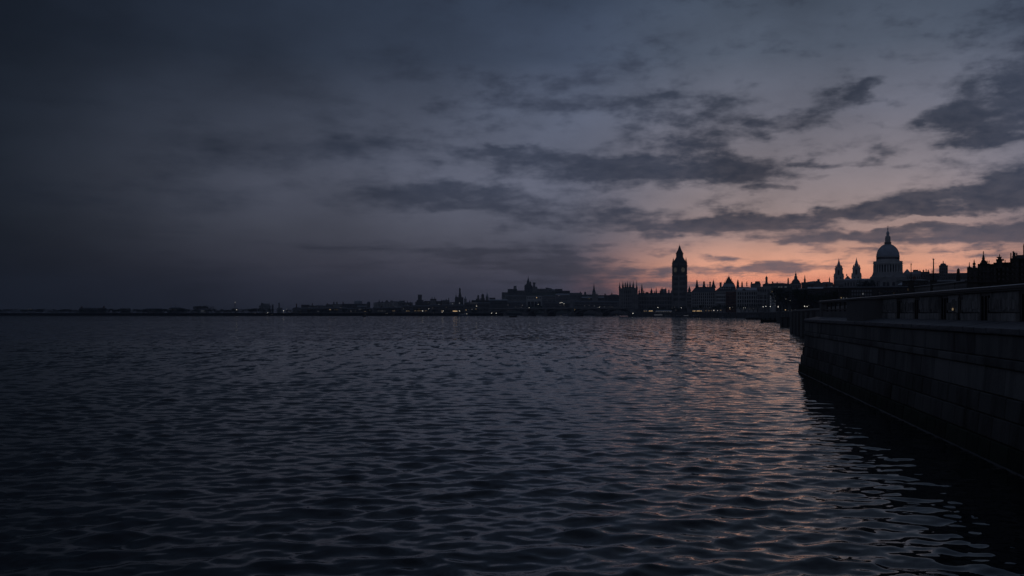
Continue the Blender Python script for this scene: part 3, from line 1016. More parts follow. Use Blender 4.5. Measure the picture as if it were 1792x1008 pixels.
s = B('hill_house', 'house with a slanting raised roof on the hill crest', 'building', 955, 965.2, 505.2, 2100, 'stone', ('lean', 503, 504.6), win=(4, 2, 507, 513), roofm='dark', dep=18)
B('hill_house', 'pale house with a roof falling to the right on the hill crest', 'building', 965, 974.5, 507.6, 2120, 'pale', ('lean', 505.6, 507.4), roofm='zinc', dep=18)
B('hill_house', 'dark cube house near the right end of the hill crest', 'building', 971.5, 984, 505.9, 2090, 'dark', None, win=(4, 2, 508, 513), dep=18)
B('hill_house', 'flat dark house stepping down right of the dark cube house', 'building', 984, 997, 509.1, 2080, 'dark', None, win=(5, 2, 511, 516), dep=18)
# lower hillside
B('hill_terrace', 'pale terrace half way up the hill below the block tower', 'building', 884, 922, 517.2, 1990, 'stone', ('gable', 516), win=(15, 2, 518.5, 524.5), dep=14)
s = B('arcaded_hall', 'pale hall on dark arches below the castle with one bright lamp', 'building', 921.5, 948, 517.4, 1960, 'pale', ('flat',), win=(9, 1, 519, 523.5), dep=16)
mb = MB()
for k in range(4):
    mb.box(s.X(923.5 + k * 6), s.X(928.3 + k * 6), -.2, .5, -.5, s.Z(527.8))
mb.build('dark_arch_panel', 'glass', s.o)  # dark panels on the front stand in for shade inside the arches
s.band('stone', 921.5, 948, 526.6, .6, .4)
B('hill_terrace', 'grey terrace with many windows right of the arcaded hall', 'building', 948.5, 972, 517.8, 1960, 'stone', ('hip', 516.6), win=(10, 3, 519.5, 529), dep=14, lit=[(978, 517.3, 3, .8, 'wind')])
B('hill_terrace', 'stepped terrace falling away at the right flank of the hill', 'building', 972.5, 998, 515.6, 1980, 'stone', ('gable', 514), win=(11, 3, 517, 526), dep=14, roofm='zinc')
B('hill_terrace', 'long dark row at the foot of the hill behind the bridge', 'building', 884, 920, 529, 1940, 'dark', ('gable', 527.6), win=(16, 2, 530.5, 537), dep=12, lit=[(889, 533.8, 1, 1.4, 'wind'), (914, 534.2, .9, 1.8, 'wind')])
B('hill_terrace', 'dark row with scattered lights right of the arches behind the bridge', 'building', 949, 1000, 530.4, 1940, 'dark', ('hip', 529.4), win=(22, 2, 532, 538), dep=12)
s = B('town_house', 'long low house with one chimney right of the hill', 'building', 997.2, 1018.5, 513.6, 1900, 'stone', ('gable', 512.2), ch=[(1015.6, 1.8, 510.7)], win=(9, 3, 515, 523))
s = B('town_house', 'dark house with a square roof turret right of the hill', 'building', 1017.5, 1036, 516.4, 1880, 'dark', ('gable', 515.2), roofm='slate', win=(8, 2, 521, 527))
s.box('turret', 'dark', 1022.2, 1025.8, 511.8, 516, 2, 7)
s.lathe('turret_cap', 'slate', 1024, [(1.9, 511.8), (1.7, 511.1), (.4, 510.6)], 4.5, 8)
B('shop_row', 'row with a pale roof strip left of the sharp church spire', 'building', 1018, 1036, 521, 1800, 'dark', ('gable', 519.2), roofm='zinc', win=(9, 3, 523, 533), lit=[(1031, 522.6, 1, 1.2, 'winw')])
s = B('church', 'church with one sharp dark spire left of the pinnacled palace', 'church', 1035.8, 1046, 516.2, 1800, 'stone', ('gable', 515), dep=22)
s.box('tower', 'stone', 1036.4, 1042.8, 511.6, 516.2, -1, 7)
s.lathe('spire', 'slate', 1039.4, [(3.2, 511.6), (2.4, 508.4), (1.9, 507.6), (1.0, 502), (.15, 496.6), (.1, 495)], 3, 8)
s.spire('slate', 1044.6, 2, 515, 512.8)
B('shop_row', 'row with a pale roof strip right of the sharp church spire', 'building', 1046.3, 1057, 520.6, 1800, 'dark', ('gable', 519), roofm='zinc', win=(6, 3, 522, 533))
s = B('town_house', 'low house with a stubby peak between church spire and palace', 'building', 1046.3, 1064, 517.2, 1850, 'dark', ('gable', 516.2), ch=[(1059, 2.4, 514.2)], win=(7, 3, 518, 526))
s = B('town_house', 'plain house with one chimney touching the left end of the palace', 'building', 1064.3, 1084, 516.8, 1850, 'dark', ('hip', 515), ch=[(1070.6, 1.5, 512.6)], win=(8, 3, 518.5, 527), lit=[(1050, 526.4, 11, .4, 'wind')])
B('shop_row', 'long dark waterfront row behind the right half of the bridge', 'building', 1003, 1082, 528, 1720, 'dark', ('gable', 526.6), win=(34, 2, 529, 537), dep=12,
  lit=[(1023, 535.3, .9, 1.4, 'wind'), (1040, 535.4, 1, 1.8, 'wind'), (1058, 536.8, .9, 1.4, 'wind'), (1031, 534.4, .8, 1.2, 'wind')])
# dark waterfront rows at left (below the hazy skyline)
for (x0, x1, yt, d, lb_, lt) in [
        (525, 572, 539.8, 1640, 'low dark waterfront row under the hazy houses at left', [(526, 543.8, 1.2, 1, 'wind'), (541.5, 541.8, 2, .8, 'wind'), (557, 545, 4, .5, 'wind')]),
        (573, 606, 539, 1640, 'dark waterfront row with a warm lit shopfront under the twin towers', [(577.6, 541.8, 3, 1.2, 'winw'), (588, 542.2, 6, 1.2, 'winw'), (596, 538.6, 2.5, .8, 'wind')]),
        (607, 652, 540.4, 1640, 'dark waterfront row in front of the long depot', [(614, 543.4, 1.2, 1.2, 'wind'), (622, 543.5, 1, .9, 'wind'), (632, 541.3, 9, .5, 'wind'), (639, 545, 4, .9, 'winw')]),
        (653, 702, 538.8, 1620, 'dark waterfront row under the gabled mansion', [(668, 544.3, 14, .5, 'wind'), (689, 544, 5, .6, 'winw')]),
        (703, 754, 535.4, 1600, 'dark waterfront row with a string of warm windows under the square tower block', [(714, 544.2, 7, .8, 'winw'), (727, 544, 3, 1.2, 'winw'), (734, 544, 8, .9, 'winw'), (733.5, 540.8, 3, 1, 'winw'), (745.5, 544, 4, .8, 'winw')]),
        (755, 812, 534.4, 1600, 'dark waterfront row with an orange lit arcade under the dark church', [(797, 544.4, 9, 1.0, 'lampy'), (789, 544.3, 2, 1.4, 'winw'), (774.5, 544.3, 4, 1.5, 'winw')]),
        (813, 858, 530.4, 1600, 'dark waterfront row under the slender spire and blunt towers', [(833, 541, 1.2, 1.6, 'winw'), (826, 541.2, 1.6, 1, 'wind'), (829, 530.3, 14, .4, 'wind')])]:
    B('waterfront_row', lb_, 'building', x0, x1, yt, d, 'dark', ('gable', yt - 1.5), win=(int((x1 - x0) / 2.6), 2, yt + 1, 546), dep=12, lit=lt, ch=[(x0 + (x1 - x0) * .3, 2, yt - 2.2), (x0 + (x1 - x0) * .72, 1.6, yt - 2.4)])

# ---- the river palace
s = B('palace_tower', 'broad palace block topped by seven sharp pinnacles left of the clock tower', 'palace', 1083.4, 1115.6, 505.6, 1290, 'stone', None, win=None, dep=30, cap=False)
s.box('parapet', 'stone', 1083.2, 1115.8, 504.4, 505.5, -.5, 30)
s.hip('roof', 'slate', 1087, 1112.4, 504.4, 1093, 1106, 501.4, 2, 28)
s.windows(1086, 1113, 508, 540, 9, 5, .42, .7)
s.piers(1083.6, 1115.4, 504.5, 541, 9, .9, 'stone', out=.6)
for y in (507, 516.6, 527, 536):
    s.band('stone', 1083.3, 1115.7, y, .6, .5)
for x, w, yb, yt, yc in ((1084.4, 2.6, 506, 493.8, .8), (1090, 2.8, 503.6, 492.6, 3), (1094.2, 2.2, 502, 494.6, 7), (1098, 2.6, 503.4, 492.4, 3), (1102.6, 2.6, 503, 492.4, 6),
                         (1108.2, 3.0, 503.4, 491.4, 3), (1114.2, 2.8, 507, 491.2, .8)):
    s.lathe('pinnacle', 'dark', x, [(w * .62, yb + 3), (w * .62, yb - 2.4), (w * .75, yb - 2.7), (w * .46, yb - 5), (w * .24, yb - 8), (.16, yt), (.1, yt - 1)], yc, 8)
s = B('palace_wing', 'long low palace wing with ventilators and pinnacles joining the clock tower', 'palace', 1115.7, 1181, 516.5, 1305, 'stone', None, dep=22, cap=False)
s.hip('roof', 'slate', 1115.8, 1181, 516.4, 1117, 1180, 512.2, .5, 21)
s.windows(1117, 1180, 519, 540, 22, 3, .42, .7)
s.piers(1117, 1180, 515, 541, 22, .7, 'stone', out=.5)
for y in (517, 526, 534.5):
    s.band('stone', 1115.8, 1181, y, .5, .35)
for x, w, yb, yt in ((1118.4, 1.9, 512, 503.6), (1126.4, 1.6, 512, 507), (1140, 3.4, 512, 503.6), (1145.2, 1.5, 512.5, 508.4), (1148.4, 2.3, 513, 502.8), (1155.4, 1.8, 512, 506)):
    s.lathe('pinnacle', 'dark', x, [(w * .6, yb + 2), (w * .6, yb - 2), (w * .7, yb - 2.2), (w * .36, yb + (yt - yb) * .55), (.16, yt), (.08, yt - 1)], 6, 8)
s.lathe('corner_spire', 'dark', 1123, [(2, 514), (1.9, 508), (2.3, 507.6), (1.2, 503), (.5, 498), (.1, 495.6), (.05, 494.4)], 8, 8)
s.box('louvre', 'slate', 1129.6, 1134.6, 510.8, 514, 6, 12)
s.lathe('ventilator', 'zinc', 1161.6, [(5.6, 513.5), (5.4, 508), (4.6, 506.4), (3.9, 505.8), (3, 505.4)], 11, 8)
for x, w, yt in ((1157.2, 1.7, 503.4), (1159.3, 1.4, 502.8), (1165.2, 2.4, 503.2)):
    s.lathe('pinnacle', 'dark', x, [(w / 2, 513), (w / 2, 507), (w * .6, 506.6), (.1, yt), (.05, yt - .7)], 5, 8)
s.chimney('stone', 1170.6, 2.4, 507.4, 514, 9)
s.chimney('stone', 1175.4, 2.2, 508.8, 514, 9)

# ---- the clock tower, turned so that two faces show
TW = 13.6
ct = thing('clock_tower', 'tall gothic clock tower with two pale dials and a pointed roof', 'clock tower', (at(1189.3, 1285), 1285, GZ), math.radians(28))
cz = lambda y: EYE + (HY - y) * 1285 / F - GZ
h = TW / 2


def ctb(name, m, w, yb, yt, w2=None):
    w2 = w if w2 is None else w2
    return MB().hip(-w / 2, w / 2, -w / 2, w / 2, cz(yb), -w2 / 2, w2 / 2, -w2 / 2, w2 / 2, cz(yt)).build(name, m, ct)


ctb('base', 'dark', TW + 1.2, 554, 536)
ctb('shaft', 'stone', TW - .6, 536, 481.8)
mb = MB()
for sx_ in (-1, 1):
    for sy_ in (-1, 1):
        mb.box(sx_ * h - .9, sx_ * h + .9, sy_ * h - .9, sy_ * h + .9, cz(541), cz(481.8))
mb.build('corner_buttress', 'stone', ct)
mb, mw = MB(), MB()
for r_ in range(4):
    c_, s_ = math.cos(r_ * math.pi / 2), math.sin(r_ * math.pi / 2)

    def rb(m_, x0, x1, y0, y1, z0, z1):
        pts_ = [(x0, y0), (x1, y0), (x1, y1), (x0, y1)]
        pr = [(x * c_ - y * s_, x * s_ + y * c_) for x, y in pts_]
        m_.add([(p[0], p[1], z0) for p in pr] + [(p[0], p[1], z1) for p in pr], [(0, 3, 2, 1), (4, 5, 6, 7), (0, 1, 5, 4), (1, 2, 6, 5), (2, 3, 7, 6), (3, 0, 4, 7)])
    for k in range(7):
        x = -h + 1.4 + k * (TW - 2.8) / 6
        rb(mb, x - .18, x + .18, -h + .05, -h + .6, cz(535), cz(482.4))
    for y in (491, 500, 509, 518, 527, 535):
        rb(mb, -h + .9, h - .9, -h + .02, -h + .6, cz(y), cz(y) + .5)
    for k in range(6):
        for y in (488, 497, 506, 515, 524):
            x = -h + 1.4 + (k + .5) * (TW - 2.8) / 6
            rb(mw, x - .35, x + .35, -h + .22, -h + .6, cz(y + 2.6), cz(y - 2.6))
mb.build('tracery', 'stone', ct)['kind'] = 'stuff'
mw.build('window_pane', 'glass', ct)['kind'] = 'stuff'
ctb('corbel_table', 'stone', TW - .2, 481.8, 479.8, TW + 2.0)
ctb('clock_stage', 'dark', TW + 1.3, 479.79, 466.4)
ctb('stage_cornice', 'dark', TW + 2.2, 466.39, 464.9)
ctb('belfry', 'dark', TW - .5, 464.89, 459.4)
ctb('roof_eave', 'dark', TW + .2, 459.39, 458.6)
ctb('lower_roof', 'slate', TW - .8, 458.59, 450.6, 7.4)
ctb('lantern', 'dark', 7.0, 450.59, 444.2)
ctb('lantern_cornice', 'dark', 8.0, 444.19, 443.3)
MB().hip(-3.7, 3.7, -3.7, 3.7, cz(443.29), -2.0, 2.0, -2.0, 2.0, cz(438)).build('upper_roof', 'slate', ct)
MB().hip(-2.0, 2.0, -2.0, 2.0, cz(437.99), -.16, .16, -.16, .16, cz(429)).build('spire', 'slate', ct)
MB().lathe(0, 0, [(.12, cz(429.2)), (.45, cz(428.6)), (.1, cz(428)), (.08, cz(426))], 8).build('finial', 'iron', ct)
mp_ = MB().lathe(0, 0, [(.75, 0), (.7, 3.2), (.95, 3.4), (.4, 5), (.08, 7.4)], 8).mesh('pinnacle', 'dark')
for sx_ in (-1, 1):
    for sy_ in (-1, 1):
        inst(mp_, 'pinnacle', ct, (sx_ * (h + .2), sy_ * (h + .2), cz(464.9) - .4))
        inst(mp_, 'pinnacle', ct, (sx_ * (h - .5), sy_ * (h - .5), cz(459.2)))
mb = MB()
for r_ in range(4):
    c_, s_ = math.cos(r_ * math.pi / 2), math.sin(r_ * math.pi / 2)
    for k in range(7):
        x = -h + 1.2 + k * (TW - 2.4) / 6
        rb(mb, x - .3, x + .3, -h + .1, -h + .5, cz(464.5), cz(460))
mb.build('belfry_mullion', 'stone', ct)['kind'] = 'stuff'
# dials: a disc in a square frame on each side, with rim, hour marks and hands
dz, dr = cz(472.6), 3.5
for r_ in range(4):
    a_ = r_ * math.pi / 2
    fr = thing('clock_face', None, None, (0, 0, 0))
    bpy.data.objects.remove(fr)
    c_, s_ = math.cos(a_), math.sin(a_)
    yf = -(TW + 1.3) / 2

    def rp(p):
        return (p[0] * c_ - p[1] * s_, p[0] * s_ + p[1] * c_, p[2])
    d_ = MB()
    n_ = 32
    ring = [(dr * math.cos(2 * math.pi * k / n_), dr * math.sin(2 * math.pi * k / n_)) for k in range(n_)]
    d_.add([rp((x, yf - .12, dz + z)) for x, z in ring] + [rp((x, yf + .05, dz + z)) for x, z in ring],
           [tuple(range(n_))] + [(k, n_ + k, n_ + (k + 1) % n_, (k + 1) % n_) for k in range(n_)])
    face = d_.build('clock_face', 'clock', ct)
    e_ = MB()
    for r0, r1 in ((3.5, 3.95), (2.35, 2.55)):
        for k in range(n_):
            t0, t1 = 2 * math.pi * k / n_, 2 * math.pi * (k + 1) / n_
            q = [(r0 * math.cos(t0), r0 * math.sin(t0)), (r1 * math.cos(t0), r1 * math.sin(t0)), (r1 * math.cos(t1), r1 * math.sin(t1)), (r0 * math.cos(t1), r0 * math.sin(t1))]
            e_.add([rp((x, yf - .2, dz + z)) for x, z in q] + [rp((x, yf + .02, dz + z)) for x, z in q], [(0, 1, 2, 3), (0, 4, 5, 1), (1, 5, 6, 2), (2, 6, 7, 3), (3, 7, 4, 0)])
    e_.build('clock_rim', 'dark', face)
    g_ = MB()
    for k in range(12):
        t = 2 * math.pi * k / 12
        for (w_, r0, r1) in ((.17, 2.6, 3.4),):
            cx_, sx2 = math.cos(t), math.sin(t)
            q = [(r0 * cx_ - w_ * sx2, r0 * sx2 + w_ * cx_), (r1 * cx_ - w_ * sx2, r1 * sx2 + w_ * cx_), (r1 * cx_ + w_ * sx2, r1 * sx2 - w_ * cx_), (r0 * cx_ + w_ * sx2, r0 * sx2 - w_ * cx_)]
            g_.add([rp((x, yf - .17, dz + z)) for x, z in q], [(0, 1, 2, 3)])
    g_.build('hour_mark', 'iron', face)['kind'] = 'stuff'
    for nm_, ang, L_, w_ in (('hour_hand', math.radians(195), 2.2, .3), ('minute_hand', math.radians(60), 3.2, .2)):
        cx_, sx2 = math.cos(ang), math.sin(ang)
        q = [(-.5 * cx_ - w_ * sx2, -.5 * sx2 + w_ * cx_), (L_ * cx_ - w_ * .3 * sx2, L_ * sx2 + w_ * .3 * cx_), (L_ * cx_ + w_ * .3 * sx2, L_ * sx2 - w_ * .3 * cx_), (-.5 * cx_ + w_ * sx2, -.5 * sx2 - w_ * cx_)]
        MB().add([rp((x, yf - .24, dz + z)) for x, z in q] + [rp((x, yf - .15, dz + z)) for x, z in q], [(0, 1, 2, 3), (0, 4, 5, 1), (1, 5, 6, 2), (2, 6, 7, 3), (3, 7, 4, 0)]).build(nm_, 'iron', face)

# ---- hotel and offices right of the clock tower
s = B('turret_house', 'small house with a pointed turret just right of the clock tower', 'building', 1202.5, 1209.6, 511.5, 1080, 'stone', None, dep=12, win=(3, 4, 514, 537))
s.lathe('turret', 'dark', 1206.4, [(2.6, 511.4), (2.5, 508.6), (3, 508.2), (1.6, 504.4), (.2, 500), (.1, 498.6)], 4, 8)
s = B('grand_hotel', 'grand hotel with steep roofs, two spires and tall chimneys right of the clock tower', 'hotel', 1209.8, 1252, 511, 1050, 'stone', None, dep=20, cap=False)
s.hip('roof', 'slate', 1209.4, 1252.4, 511, 1217.5, 1251, 501.6, -.4, 20.4, 7, 13)
s.windows(1211, 1251, 512.5, 538.5, 11, 5, .42, .68, sill='pale')
s.piers(1211, 1251, 511.5, 539, 11, .75, 'pale', out=.45)
for y in (517.8, 523, 528.2, 533.5):
    s.band('pale', 1209.8, 1252, y, .3, .25)
s.lathe('spire', 'slate', 1219.6, [(3.2, 505), (2.9, 500), (2.0, 497.6), (1.5, 493.5), (.95, 490.4), (.2, 489), (.12, 485.6)], 7, 8)
s.chimney('dark', 1232, 3.2, 493, 502, 8)
s.hip('chimney_base', 'slate', 1229, 1235.2, 502.5, 1230.4, 1233.6, 496.4, 5.5, 10.5)
s.chimney('dark', 1238.7, 1.2, 498.6, 503, 8)
s.chimney('dark', 1242.7, 2.7, 493.6, 503, 8)
s.lathe('spire', 'slate', 1248.6, [(5, 503.5), (3.6, 500.4), (2.2, 497), (1.5, 493.5), (.7, 491), (.15, 488.8)], 8, 8)
s = B('grand_hotel', 'hotel pavilion with a tiered mansard crown and thin masts', 'hotel', 1252.2, 1288.4, 508.5, 1040, 'stone', None, dep=24, cap=False)
s.hip('roof', 'slate', 1252, 1288.6, 508.5, 1261, 1287, 501.2, -.4, 24, 6, 19)
s.hip('mansard', 'zinc', 1263.5, 1287.5, 501.8, 1266.8, 1284.4, 495.6, 4, 20, 6, 18)
s.box('tier_cornice', 'dark', 1266.6, 1284.8, 494.6, 495.59, 5.5, 18.5)
s.hip('mansard', 'slate', 1269, 1282.4, 494.59, 1271.6, 1280, 489.4, 6, 18, 8, 16)
s.box('tier_cornice', 'dark', 1271.2, 1280.4, 488.4, 489.39, 7.5, 16.5)
s.hip('crown', 'dark', 1272.8, 1278.6, 488.39, 1274.2, 1277, 484, 8, 16, 10, 14)
for x, w, yb, yt in ((1275.6, 1.6, 485, 479.4), (1272.4, 1.7, 489.5, 482), (1279.6, 1.8, 490, 484.8), (1267.6, 1.7, 495.5, 490.6), (1270, 1.5, 494, 488), (1282.3, 1.6, 495, 489.6)):
    s.lathe('pinnacle', 'dark', x, [(w / 2, yb + 1), (w / 2, yb - 1), (.25, yb + (yt - yb) * .6), (.1, yt)], 11, 6)
s.chimney('dark', 1261, 3.8, 494.6, 506, 6)
s.windows(1253.5, 1269.5, 512.5, 538, 5, 5, .5, .55, sill='pale')
for y in (517.4, 524, 530.6):
    s.band('pale', 1252.6, 1269.6, y, 1.6, .3)
s.band('pale', 1260, 1279, 505.6, .5, .2, face=-.2)
s.box('brick_bay', 'brick', 1270.2, 1288.2, 510.4, None, -1.6, 2)
s.windows(1271, 1287.6, 512, 538, 6, 5, .42, .6, face=-1.6, sill='brick')
for x in (1262, 1266, 1270, 1274.5, 1278):
    s.box('dormer', 'pale', x - .8, x + .8, 503, 506.6, -.2, 4)
s = B('turret_row', 'row of three pointed roof turrets between hotel and pale office block', 'building', 1288.6, 1312, 503.8, 1060, 'dark', ('gable', 501.8), dep=16)
for x, w, yb, yt in ((1291.2, 5.6, 504, 488.6), (1298.6, 3.8, 503.5, 491.2), (1307, 2.2, 501, 491)):
    s.lathe('turret', 'dark', x, [(w / 2, yb), (w * .44, yb - 4), (w * .36, yb - 7.5), (w * .42, yb - 7.8), (w * .2, yt + 2.2), (.2, yt)], 6, 8)
s = B('office_block', 'pale office block with regular tall windows left of the flat roofed hall', 'building', 1288.8, 1327.6, 508, 960, 'pale', None, dep=18, cap=False)
s.hip('roof', 'zinc', 1288.6, 1327.8, 508, 1291, 1326, 503, -.4, 18.4)
s.windows(1290, 1326.6, 510.5, 537.5, 9, 4, .56, .72, sill='pale')
s.piers(1290, 1326.6, 508.5, 538, 9, .6, 'pale', out=.4)
for y in (509.6, 516.8, 523.6, 530.4):
    s.band('pale', 1288.8, 1327.6, y, .5, .35)
s.gablef('pediment', 'dark', 1298, 1306, 508.5, 504.4, -.5, 6)
s = B('stepped_block', 'grey stepped block with a sloping top behind the pale office block', 'building', 1313.6, 1331, 497, 1080, 'stone', ('lean', 496, 496), dep=16)
s.box('lift_tower', 'dark', 1314, 1316.4, 493.4, 496, 2, 6)
s.hip('plant_room', 'dark', 1320.6, 1330.6, 495.98, 1322, 1329.6, 492, 2, 12, 3, 11)
s = B('flat_hall', 'wide flat roofed hall with a bright roof edge below the slender domed turret', 'building', 1324.8, 1358.2, 502.4, 930, 'stone', None, roofm='pale', dep=20, win=(8, 5, 505, 537), fx=.55, fy=.6)
for y in (513.8, 516, 525):
    s.band('pale', 1326, 1342, y, .7, .8)
s.box('bay', 'pale', 1335.5, 1336.3, 513, None, -.9, .1)
s.box('bay', 'pale', 1341.5, 1343, 506, None, -.9, .1)
s = B('domed_turret', 'slender dark turret with rounded head and thin mast against the sunset', 'tower', 1335, 1350, 497.4, 1120, 'dark', ('hip', 495.6), dep=12)
s.lathe('turret', 'dark', 1341.4, [(2.7, 497.4), (2.6, 494.2), (2.0, 493.8), (2.1, 487.6), (2.3, 487.2), (2.0, 485.2), (1.2, 483.8), (.3, 483.2), (.1, 482.8), (.06, 476.4)], 5, 12)
s = B('lit_facade', 'tall narrow facade with warm lit stair columns above the embankment', 'building', 1347.2, 1358.6, 506.5, 905, 'pale', ('flat',), dep=14, win=(4, 5, 509, 536))
s.lit(1351, 510, 1.6, 2.4, 'winw')
s.lit(1356.4, 514.5, 1.6, 1.2, 'wind')
for x in (1348.6, 1356.4):
    s.box('stair_column', 'pale', x - .9, x + .9, 507.5, None, -.8, .05)
for k in range(5):
    s.lit(1348.6, 513 + k * 4.8, .8, 2.4, 'wind', -.8)
    s.lit(1356.4, 518 + k * 4.2, .8, 2.2, 'wind', -.8)
B('roofscape_block', 'long low dark roof right of the domed turret', 'building', 1344.4, 1379.5, 496.8, 1150, 'dark', ('hip', 494.8), ch=[(1352, 2.6, 493), (1360, 1.6, 494)], dep=20)
s = B('market_hall', 'low hall with glowing skylights along its roof edge', 'building', 1357.6, 1386, 503.6, 900, 'dark', None, roofm='slate', dep=18, win=(10, 3, 507, 530))
for x, w in ((1363, 3), (1367.6, 3.4), (1374.8, 4)):
    s.box('skylight', 'wind', x - w / 2, x + w / 2, 501.6, 502.9, -.1, 2.4)
s.box('ledge', 'pale', 1360.6, 1370.4, 517, 517.6, -.8, .1)
s = B('needle_tower', 'thin blunt needle tower left of the small cupola dome', 'tower', 1376, 1383, 497.5, 1120, 'dark', None, dep=8)
s.lathe('shaft', 'dark', 1379.3, [(1.7, 497.4), (1.5, 493), (1.2, 487.4), (.5, 486), (.1, 485.2)], 4, 8)
s = B('small_dome_hall', 'hall with a small dome, lantern and spike against the orange sky', 'building', 1383.5, 1402, 496.2, 1000, 'stone', ('flat',), dep=20, win=(6, 1, 498, 503))
s.lathe('dome', 'slate', 1392.6, [(7.9, 496.2), (7.7, 494.2), (7.0, 492), (5.6, 490), (3.9, 488.4), (3.4, 487.6)], 10, 16, smooth=True)
s.lathe('lantern', 'stone', 1392.6, [(3.2, 487.6), (2.9, 484.6), (3.2, 484.3), (1.7, 481.8), (1.5, 479.6), (1.7, 479.4), (.5, 477.4), (.12, 472.4)], 10, 10)
s = B('spire_chapel', 'chapel with a thin stepped spire right of the small dome', 'church', 1403, 1413, 494.8, 1000, 'dark', ('gable', 493.4), dep=16)
s.lathe('spire', 'dark', 1408.4, [(1.9, 495), (1.7, 489.6), (2.0, 489.2), (1.0, 486.4), (.8, 485), (.12, 480.4)], 5, 8)
B('town_house', 'pale sloping roofed house right of the thin stepped spire', 'building', 1412.6, 1425.6, 496, 1000, 'dark', ('lean', 493.2, 491.6), roofm='zinc', dep=14, win=(5, 1, 498, 502))
s = B('town_house', 'blocky house with aerials left of the twin cathedral towers', 'building', 1424.4, 1436, 493.6, 980, 'dark', ('hip', 491), dep=14)
s.box('stair_tower', 'dark', 1430.2, 1434.6, 488.4, 493.5, 3, 8)
for x in (1431.2, 1433.4):
    MB().bar((s.X(x), 5, s.Z(488.4)), (s.X(x), 5, s.Z(485)), .1).build('aerial', 'iron', s.o)
s = B('town_house', 'grey house with one slim spirelet beside the left cathedral tower', 'building', 1436, 1457.6, 495.2, 980, 'stone', ('hip', 492.8), dep=16, win=(8, 2, 497, 503))
s.lathe('spirelet', 'dark', 1451.6, [(1.2, 494), (1.0, 489.5), (1.2, 489.2), (.1, 484)], 6, 8)
# dark frontage on the embankment nearer the viewer
B('brick_warehouse', 'dark brick warehouse behind the embankment trees right of the lit facade', 'building', 1386, 1414, 506.4, 560, 'black', ('hip', 504), ch=[(1394, 2, 503), (1407, 2.4, 503.4)], win=(7, 4, 509, 534), dep=14)
B('brick_warehouse', 'dark warehouse with a pale roof slope below the thin spirelet', 'building', 1414.4, 1441, 505, 540, 'black', ('gable', 501.6), roofm='zinc', ch=[(1421, 2.4, 500.6)], win=(7, 4, 508, 534), dep=14)
B('brick_warehouse', 'darkest plain warehouse left of the long low flat roof', 'building', 1441.4, 1466.5, 503.4, 500, 'black', ('gable', 500.6), ch=[(1446, 3, 498), (1459.5, 3.4, 497.6)], win=(6, 4, 508, 534), dep=12, lit=[(1455.5, 501, 1.6, .8, 'wind')])
s = B('low_warehouse', 'long low warehouse with a level pale roof edge below the cathedral', 'building', 1467, 1602, 503.4, 320, 'black', None, roofm='slate', dep=14, win=None)
s.band('zinc', 1466.4, 1602.4, 502.6, .16, .45, face=0, depth=.4)
s.windows(1469, 1484, 507, 524, 4, 3, .62, .6, sill='black')
s.windows(1489, 1526, 506, 524, 8, 3, .66, .66, sill='black', m='steel')
s.windows(1534, 1600, 507, 524, 12, 3, .6, .6, sill='black')
for x, y, w, h_, m_ in ((1471.3, 520.8, 1.7, 2.2, 'winw'), (1475.6, 521, 1.3, 2.4, 'wind'), (1481, 521, 1.2, 2, 'wind'), (1506.4, 520.4, 1.4, 1.2, 'winw'), (1514.8, 519.6, 1.2, 1, 'wind'), (1510, 514, 2.4, 3, 'wind'),
                        (1541.5, 512.6, 5, .9, 'wind'), (1564, 512.6, 1.4, 1.2, 'winw'), (1589, 507.4, 1.4, 4, 'winw')):
    s.lit(x, y, w, h_, m_)

# ---- the cathedral
DC, D0 = 1553.7, 1100.0
s = Site('cathedral', 'great domed cathedral with colonnaded drum and twin west towers', 'cathedral', DC, D0)
s.box('nave', 'stone', 1459, 1588, 491.5, None, -8, 26)
s.box('parapet', 'stone', 1458.7, 1588.3, 489.6, 491.49, -8.4, 26.4)
s.hip('nave_roof', 'lead', 1474, 1530, 489.58, 1476, 1530, 486.4, 0, 18)
s.box('transept', 'stone', 1540, 1568.5, 488, None, -16, 30)
s.gablef('pediment', 'stone', 1558.5, 1568, 487.98, 481.6, -15, 0)
s.gablef('pediment', 'stone', 1543, 1556, 487.97, 484, -16.4, 2)
s.lathe('podium', 'stone', DC, [(32.5, 492), (32, 485), (29.5, 483), (27.2, 479), (26.6, 477.2)], 8, 32)
s.lathe('stylobate', 'pale', DC, [(26.8, 477.2), (26.8, 476.4), (26, 476.3)], 8, 48)
s.lathe('drum', 'black', DC, [(21.6, 476.4), (21.6, 463)], 8, 48)  # coloured near black to stand in for the shade behind the columns
colm = MB().lathe(0, 0, [(.95, 0), (.78, .7), (.74, 8.2), (.72, 8.6), (.98, 9.2)], 10).mesh('column', 'pale')
for k in range(32):
    a_ = 2 * math.pi * (k + .5) / 32
    inst(colm, 'column', s.o, (25.0 * s.sx * math.cos(a_), 8 + 25.0 * s.sx * math.sin(a_), s.Z(476.35)))
mb = MB()
for k in range(32):
    a_ = 2 * math.pi * k / 32
    if k % 4 == 0:
        c_, s_ = math.cos(a_), math.sin(a_)
        q = [(21 * s.sx, -1.1), (25.2 * s.sx, -1.1), (25.2 * s.sx, 1.1), (21 * s.sx, 1.1)]
        pr = [(x * c_ - y * s_, 8 + x * s_ + y * c_) for x, y in q]
        mb.add([(p[0], p[1], s.Z(476.3)) for p in pr] + [(p[0], p[1], s.Z(463.1)) for p in pr], [(0, 3, 2, 1), (4, 5, 6, 7), (0, 1, 5, 4), (1, 2, 6, 5), (2, 3, 7, 6), (3, 0, 4, 7)])
mb.build('niche_wall', 'dark', s.o)['kind'] = 'stuff'  # coloured dark to deepen the shade between the columns
s.lathe('entablature', 'pale', DC, [(21, 463.1), (25.4, 463.05), (25.6, 461.6), (26.7, 461.2), (26.7, 460.4)], 8, 48)
